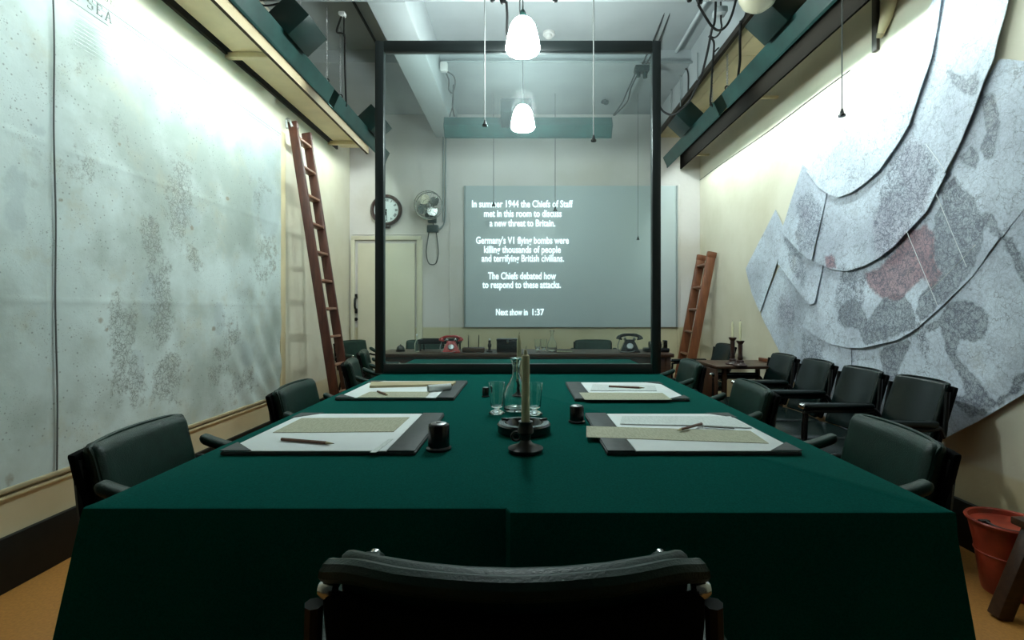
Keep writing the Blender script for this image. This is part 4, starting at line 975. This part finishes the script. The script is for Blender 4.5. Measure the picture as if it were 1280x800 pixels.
obj('chart_sheet', me, 'chart', t)
M['ink'] = mat('faded_black_ink', (0.10, 0.11, 0.105), 0.8)
M['inkfaint'] = mat('faint_grey_ink', (0.27, 0.30, 0.29), 0.8)
obj('seam', MB().tube(smoothpath([(XL+.030, WLp(57+k*1.0, 300)[0]+(.006 if k % 2 else 0), z) for k, z in enumerate([2.76, 2.4, 2.0, 1.6, 1.2, .8, .44])]), .0035, 6), 'ink', t)
obj('border_line', MB().box(XL+.036, XL+.0375, cy0, cy1-.03, 2.722, 2.726), 'ink', t)
obj('border_line', MB().box(XL+.036, XL+.0375, cy0, cy1-.05, 2.700, 2.702), 'inkfaint', t)
obj('bottom_batten', MB().rbox((XL+.016, (cy0+cy1)/2, .425), (.03, cy1-cy0, .022), .006), 'cream2', t)
obj('bottom_batten', MB().rbox((XL+.014, (cy0+cy1)/2, .395), (.022, cy1-cy0, .014), .004), 'cream', t)
obj('edge_board', MB().rbox((XL+.008, 4.46, 1.6), (.016, .09, 2.35), .004), 'cream', t)
# lettering printed on the chart, in slab capitals
def slab_text(s, y_end, z0, h, m, par):
    st = h*.17; tn = h*.07
    G_ = {'T': [('v', .5, 0, 1), ('h', .05, .95, 1), ('s', .5, 0)], 'H': [('v', .2, 0, 1), ('v', .8, 0, 1), ('h', .2, .8, .5), ('s', .2, 0), ('s', .8, 0), ('s', .2, 1), ('s', .8, 1)],
          'E': [('v', .22, 0, 1), ('h', .05, .85, 0), ('h', .05, .85, 1), ('h', .22, .6, .5), ('t', .82, 0, .22), ('t', .82, .78, 1)],
          'N': [('v', .2, 0, 1), ('v', .8, 0, 1), ('d', .2, 1, .8, 0), ('s', .2, 0), ('s', .2, 1), ('s', .8, 1)], 'A': [('d', .15, 0, .5, 1), ('d', .85, 0, .5, 1), ('h', .3, .7, .35), ('s', .15, 0), ('s', .85, 0)],
          'R': [('v', .22, 0, 1), ('h', .05, .7, 1), ('h', .22, .7, .5), ('v', .75, .52, .98), ('d', .5, .5, .85, 0), ('s', .22, 0), ('s', .85, 0)], 'D': [('v', .22, 0, 1), ('h', .05, .65, 1), ('h', .05, .65, 0), ('v', .78, .1, .9), ('d', .65, 1, .78, .85), ('d', .65, 0, .78, .15)],
          'O': [('v', .18, .15, .85), ('v', .82, .15, .85), ('h', .3, .7, 1), ('h', .3, .7, 0), ('d', .18, .85, .3, 1), ('d', .82, .85, .7, 1), ('d', .18, .15, .3, 0), ('d', .82, .15, .7, 0)],
          'S': [('h', .25, .75, 1), ('h', .25, .75, 0), ('h', .3, .7, .5), ('v', .2, .55, .9), ('v', .8, .1, .45), ('t', .8, .78, 1), ('t', .2, 0, .22)]}
    wl_ = h*.82; gap = h*.22; y = y_end - sum((wl_+gap) if c != ' ' else h*.6 for c in s)
    cur = [None]; X = XL+.040; last = None
    def seg(ya, za, yb, zb, wd):
        d = Vector((0, yb-ya, zb-za)); nn = Vector((0, -d.z, d.y)).normalized()*wd/2
        a, b = Vector((X, ya, za)), Vector((X, yb, zb)); e = Vector((.0008, 0, 0))
        p = [a+nn, b+nn, b-nn, a-nn]
        cur[0].add([x for x in p]+[x+e for x in p], [(0, 1, 2, 3), (7, 6, 5, 4), (0, 4, 5, 1), (1, 5, 6, 2), (2, 6, 7, 3), (3, 7, 4, 0)])
    for c in s:
        if c == ' ': y += h*.6; continue
        cur[0] = mb = MB()
        for g_ in G_[c]:
            if g_[0] == 'v': seg(y+g_[1]*wl_, z0+g_[2]*h, y+g_[1]*wl_, z0+g_[3]*h, st)
            if g_[0] == 'h': seg(y+g_[1]*wl_, z0+g_[3]*h, y+g_[2]*wl_, z0+g_[3]*h, tn*1.3)
            if g_[0] == 's': seg(y+(g_[1]-.16)*wl_, z0+g_[2]*h, y+(g_[1]+.16)*wl_, z0+g_[2]*h, tn*1.2)
            if g_[0] == 't': seg(y+g_[1]*wl_, z0+g_[2]*h, y+g_[1]*wl_, z0+g_[3]*h, tn*1.3)
            if g_[0] == 'd': seg(y+g_[1]*wl_, z0+g_[2]*h, y+g_[3]*wl_, z0+g_[4]*h, st*.8)
        y += wl_+gap; last = obj('letter', mb, m, par, smooth=False)
    return last
ye, ze = WLp(130, 27)
slab_text('NORTH SEA', ye+.012, ze-.012, .052, 'ink', t)
ye2, ze2 = WLp(133, 6)
slab_text('DE', ye2+.012, ze2-.01, .036, 'ink', t); slab_text('E', WLp(111, 3)[0]+.012, ze2-.01, .036, 'ink', t)
obj('underline', MB().box(XL+.040, XL+.041, 2.05, WLp(126, 32)[0], ze-.036, ze-.033), 'ink', t)
mb = MB()
for k in range(9):
    yy = 2.36+.012*random.random(); mb.box(XL+.040, XL+.0408, yy+.02*(k < 2), yy+.16+.05*random.random(), ze-.075-.019*k-.0015, ze-.075-.019*k+.0015)
obj('small_print', mb, 'inkfaint', t)

# ------------------------------------------------------------------ world map of overlapping sheets on the right wall
def map_mat():
    m, n, l, b = new_mat('world_map_print'); setin(b, Roughness=0.5)
    tc = n.new('ShaderNodeTexCoord'); v = tc.outputs['Object']
    land, pink, purp, soft = attr(n, 'land'), attr(n, 'pink'), attr(n, 'purp'), attr(n, 'soft')
    n1 = noise_n(n, l, v, 2.2, 6, .55)
    base = mixc(n, l, ramp01(n, l, n1, .32, .7), (0.46, 0.50, 0.58), (0.70, 0.77, 0.86))
    nb = noise_n(n, l, v, 7, 8, .7); nf = noise_n(n, l, v, 26, 6, .7)
    wob = math_node(n, l, 'ADD', math_node(n, l, 'MULTIPLY', math_node(n, l, 'SUBTRACT', nb, .5), .55), math_node(n, l, 'MULTIPLY', math_node(n, l, 'SUBTRACT', nf, .5), .22))
    pf = ramp01(n, l, math_node(n, l, 'ADD', purp, wob), .35, .65)
    base = mixc(n, l, math_node(n, l, 'MULTIPLY', pf, .42), base, (0.33, 0.28, 0.36))
    sf = ramp01(n, l, math_node(n, l, 'ADD', soft, math_node(n, l, 'MULTIPLY', wob, 1.8)), .40, .62)
    base = mixc(n, l, math_node(n, l, 'MULTIPLY', sf, .32), base, (0.26, 0.28, 0.34))
    lw = math_node(n, l, 'ADD', land, wob)
    lf = ramp01(n, l, lw, .48, .51)
    base = mixc(n, l, math_node(n, l, 'MULTIPLY', lf, .55), base, (0.22, 0.245, 0.27))
    kf = ramp01(n, l, math_node(n, l, 'ADD', pink, wob), .42, .58)
    base = mixc(n, l, math_node(n, l, 'MULTIPLY', kf, .72), base, (0.36, 0.14, 0.155))
    # rivers and relief lines, denser on the land
    den = math_node(n, l, 'ADD', math_node(n, l, 'MULTIPLY', math_node(n, l, 'MAXIMUM', lf, math_node(n, l, 'MAXIMUM', math_node(n, l, 'MAXIMUM', sf, kf), pf)), .55), .22)
    for sc_, w_ in ((13, .022), (30, .034)):
        n3 = noise_n(n, l, v, sc_, 5, .65, 1.0)
        ln = ramp01(n, l, math_node(n, l, 'ABSOLUTE', math_node(n, l, 'SUBTRACT', n3, .5)), w_, w_*.3)
        base = mixc(n, l, math_node(n, l, 'MULTIPLY', ln, den), base, (0.10, 0.11, 0.15))
    base = mixc(n, l, math_node(n, l, 'MULTIPLY', veins(n, l, v, 16, .05, .09, 10), den), base, (0.11, 0.12, 0.16))
    base = mixc(n, l, math_node(n, l, 'MULTIPLY', veins(n, l, v, 5.5, .016, .25, 5), .55), base, (0.13, 0.14, 0.17))
    n4 = noise_n(n, l, v, 85, 4, .7)
    base = mixc(n, l, math_node(n, l, 'MULTIPLY', math_node(n, l, 'MULTIPLY', ramp01(n, l, n4, .5, .62), lf), .38), base, (0.10, 0.11, 0.12))
    n7 = noise_n(n, l, v, 48, 5, .7)
    base = mixc(n, l, math_node(n, l, 'MULTIPLY', ramp01(n, l, n7, .5, .66), .2), base, (0.20, 0.22, 0.27))
    coast = math_node(n, l, 'MULTIPLY', ramp01(n, l, lw, .42, .49), ramp01(n, l, lw, .55, .50))
    base = mixc(n, l, math_node(n, l, 'MULTIPLY', coast, .35), base, (0.13, 0.15, 0.18))
    n6 = noise_n(n, l, v, 3.1, 7, .7)
    base = mixc(n, l, math_node(n, l, 'MULTIPLY', ramp01(n, l, n6, .58, .75), .22), base, (0.40, 0.36, 0.26))
    l.new(base, b.inputs['Base Color'])
    bp = n.new('ShaderNodeBump'); bp.inputs['Strength'].default_value = .3; bp.inputs['Distance'].default_value = .01
    l.new(noise_n(n, l, v, 25, 7, .65), bp.inputs['Height']); l.new(bp.outputs['Normal'], b.inputs['Normal'])
    return m
M['wmap'] = map_mat()
def Rb(u, v, ry, rz_, a=1): return (*WRp(u, v), ry, rz_, a)
def crop(o, k, pts): return np.array([WRp(o[0]+x/k, o[1]+y/k) for x, y in pts])
K3, K7, K8, K4 = ((1120, 180), 3.333), ((920, 0), 2.858), ((920, 260), 2.667), ((930, 180), 2.857)
LANDP = [crop(*K3, [(195,200),(240,150),(290,190),(350,230),(375,310),(370,400),(340,500),(300,570),(230,640),(170,700),(130,740),(100,700),(110,640),(150,600),(180,560),(160,480),(160,380),(170,300),(200,250)]),
    crop(*K8, [(680,370),(720,320),(800,310),(855,360),(840,440),(800,450),(760,440),(740,490),(770,530),(820,570),(865,630),(890,650),(850,690),(800,700),(730,640),(740,620),(790,640),(780,600),(745,540),(725,500),(705,440),(690,400),(650,420),(640,390)]),
    crop(*K8, [(860,660),(930,600),(955,560),(975,560),(960,610),(900,660)]),
    crop(*K8, [(350,330),(400,300),(430,330),(450,380),(500,300),(570,290),(600,340),(610,395),(560,420),(500,440),(450,455),(430,430),(420,400),(370,390),(350,360)]),
    crop(*K8, [(480,480),(510,460),(580,440),(560,500),(545,540),(530,590),(500,590),(495,540)]),
    crop(*K7, [(885,340),(920,340),(952,400),(942,470),(930,565),(900,572),(888,545),(905,480),(900,420)]), crop(*K7, [(810,560),(850,530),(882,560),(870,605),(830,592)]),
    crop(*K7, [(770,250),(840,290),(885,260),(888,330),(870,345),(830,318),(790,300)]),
    crop(*K3, [(390,290),(420,310),(440,350),(465,380),(500,390),(533,470),(560,560),(533,540),(500,470),(460,410),(420,360),(395,330)])]
SOFTP = [crop(*K4, [(195,210),(240,170),(285,220),(295,280),(275,350),(250,392),(215,380),(200,320),(210,260)]), crop(*K4, [(150,330),(200,390),(235,450),(225,520),(180,440)]),
    crop(*K4, [(215,670),(290,720),(290,830),(205,830)]), crop(*K4, [(350,440),(440,440),(440,560),(400,640),(350,640),(330,560)]), crop(*K3, [(0,60),(60,10),(150,20),(200,110),(150,210),(60,320),(-60,330),(-60,200)]),
    crop(*K8, [(600,380),(640,370),(660,470),(640,520)])]
PINKP = [crop(*K3, [(75,360),(130,335),(162,370),(162,470),(205,540),(170,605),(120,550),(60,620),(20,650),(-50,640),(-110,600),(-120,540),(-60,520),(0,450),(30,400)]), crop(*K4, [(300,400),(330,405),(345,445),(310,445)])]
def polyfield(pts, polys):
    """0.5 on the outline, rising inside and falling outside (over about 0.1 m)"""
    best = np.full(len(pts), -1.0)
    for po in polys:
        a = po; b = np.roll(po, -1, 0); ins = np.zeros(len(pts), bool); dm = np.full(len(pts), 9.0)
        for p0, p1 in zip(a, b):
            d = p1-p0; t = np.clip(((pts-p0) @ d)/max(d @ d, 1e-9), 0, 1)
            dm = np.minimum(dm, np.hypot(*(pts-(p0+t[:, None]*d)).T))
            c = (p0[1] > pts[:, 1]) != (p1[1] > pts[:, 1])
            xi = p0[0]+(pts[:, 1]-p0[1])*d[0]/(d[1] if abs(d[1]) > 1e-9 else 1e-9)
            ins ^= c & (pts[:, 0] < xi)
        best = np.maximum(best, np.where(ins, dm, -dm))
    return np.clip(.5+best*6, 0, 1)
PURP = [Rb(1120, 285, .2, .25, 1), Rb(1150, 240, .15, .2, .8), Rb(1010, 270, .15, .2, .6), Rb(985, 390, .3, .3, .6), Rb(950, 340, .2, .2, .4), Rb(1185, 330, .1, .15, .5), Rb(1140, 205, .15, .2, .7)]
def resample(pts, k):
    pts = [Vector(p) for p in pts]; L = [0]
    for a, b in zip(pts, pts[1:]): L.append(L[-1]+(b-a).length)
    out = []
    for i in range(k):
        s = L[-1]*i/(k-1); j = 0
        while j < len(L)-2 and L[j+1] < s: j += 1
        t = (s-L[j])/max(1e-9, L[j+1]-L[j]); out.append(pts[j].lerp(pts[j+1], min(1, max(0, t))))
    return out
wm = thing('world_map', 'huge wall map made of overlapping curved relief sheets', 'map', (0, 0, 0))
def sheet(upper, lower, o_up, o_lo, k=70, m=36, wig=1.0):
    o_up *= .62; o_lo *= .62
    U = resample([WRp(*p) for p in upper], k); Lw = resample([WRp(*p) for p in lower], k)
    vs = []; yz = []
    for side in (0, 1):
        for j in range(m+1):
            t = j/m
            for i in range(k):
                p = U[i].lerp(Lw[i], t)
                off = o_up+(o_lo-o_up)*t**1.6
                off += (.006*noise.noise(Vector((p.x*4, p.y*4, o_lo*90)))+.004*noise.noise(Vector((p.x*9, p.y*9, 2))))*wig*t
                if t > .93: off += .0
                off = max(.006, off); x = XR-off if side == 0 else XR-off+.003
                vs.append((x, p.x, p.y))
                if side == 0:
                    yz.append((p.x, p.y))
    n_ = (m+1)*k; fs = []
    yz = np.array(yz)
    A = [list(np.maximum(polyfield(yz, LANDP), polyfield(yz, SOFTP)*.0)), list(polyfield(yz, PINKP)), [blob(y, z, PURP) for y, z in yz], list(polyfield(yz, SOFTP))]
    for j in range(m):
        for i in range(k-1):
            a = j*k+i; fs += [(a, a+1, a+k+1, a+k), (n_+a, n_+a+k, n_+a+k+1, n_+a+1)]
    edge = list(range(k))+[j*k+k-1 for j in range(1, m+1)]+[m*k+i for i in range(k-2, -1, -1)]+[j*k for j in range(m-1, 0, -1)]
    for q_ in range(len(edge)):
        a, b_ = edge[q_], edge[(q_+1) % len(edge)]; fs.append((a, b_, n_+b_, n_+a))
    mb = MB(); mb.add(vs, fs); me = mb.mesh('map_sheet', True, 1.0)
    for nm, dat in zip(('land', 'pink', 'purp', 'soft'), A):
        at = me.attributes.new(nm, 'FLOAT', 'POINT'); at.data.foreach_set('value', dat+dat)
    return obj('map_sheet', me, 'wmap', wm)
arcA = [(1013, 213), (1025, 231), (1040, 242), (1053, 247), (1070, 241), (1087, 229), (1105, 213), (1125, 186), (1144, 154), (1161, 105), (1172, 70), (1184, 0), (1190, -45)]
arcB1 = [(982, 288), (1005, 315), (1021, 325)]
arcB2 = [(1021, 325), (1042, 336), (1063, 339), (1084, 333), (1105, 322), (1122, 309), (1130, 301), (1164, 264), (1189, 217)]
arcB3 = [(1189, 217), (1210, 175), (1228, 133), (1240, 100), (1252, 73), (1258, 45), (1270, 0), (1280, -45)]
arcC = [(1007, 407), (1024, 421), (1042, 430), (1063, 435), (1084, 435), (1105, 430), (1126, 425), (1152, 410), (1182, 384), (1220, 346), (1257, 296)]
# inner cap
sheet([(1013, 213), (1026, 192), (1045, 165), (1075, 128), (1105, 90), (1140, 50), (1168, 5), (1182, -45)], arcA, .028, .052)
# second ring
sheet([(1006, 206), (1013, 212), (1026, 228), (1037, 238)], arcB1, .030, .062, 30, 24)
sheet([(1036, 236), (1053, 242), (1070, 236), (1087, 224), (1105, 208), (1125, 181), (1144, 149)], arcB2, .016, .044)
sheet([(1144, 149), (1158, 104), (1168, 70), (1180, 0), (1186, -45)], arcB3, .026, .060, 50, 30)
# third ring
sheet([(972, 262), (980, 280), (985, 296)], [(935, 336), (942, 365), (953, 390)], .030, .040, 20, 30)
sheet([(980, 283), (1003, 309), (1021, 320), (1032, 326)], [(977, 330), (1000, 361), (1017, 381), (1023, 379)], .022, .052, 30, 24)
sheet([(1029, 326), (1042, 330), (1063, 333), (1084, 327), (1105, 316), (1122, 303), (1164, 258), (1189, 211), (1200, 200)], arcC, .010, .038, 90, 36)
sheet([(1190, 214), (1208, 172), (1225, 130), (1238, 98), (1252, 74), (1262, 74), (1290, 77), (1310, 80)], [(1204, 226), (1222, 249), (1232, 276), (1258, 297), (1270, 280), (1285, 262), (1310, 230), (1330, 205)], .022, .034, 60, 30)
# outer ring
sheet([(953, 383), (975, 333), (1017, 376), (1008, 402)], [(952, 393), (975, 439), (992, 476), (1002, 486)], .008, .013, 40, 30)
sheet([(1006, 402), (1024, 416), (1042, 425), (1066, 430)], [(1000, 486), (1024, 513), (1045, 528), (1068, 541)], .020, .032, 40, 30)
sheet([(1064, 430), (1084, 430), (1105, 425), (1126, 420), (1153, 405)], [(1066, 541), (1100, 549), (1125, 554), (1150, 553), (1181, 549)], .006, .020, 50, 36)
sheet([(1152, 406), (1182, 379), (1220, 341), (1257, 291), (1285, 258), (1330, 200)], [(1181, 550), (1231, 526), (1280, 496), (1330, 462), (1370, 425), (1400, 390)], .026, .040, 60, 40)
for pts in [[(1141, 290), (1158, 330), (1180, 382)], [(1178, 242), (1196, 285), (1217, 334)], [(1162, 370), (1195, 340), (1228, 306)], [(1165, 180), (1178, 197), (1190, 214)]]:
    obj('fold_line', MB().tube(smoothpath([(XR-.034, *WRp(*p)) for p in pts]), .0016, 5), 'paper', wm)
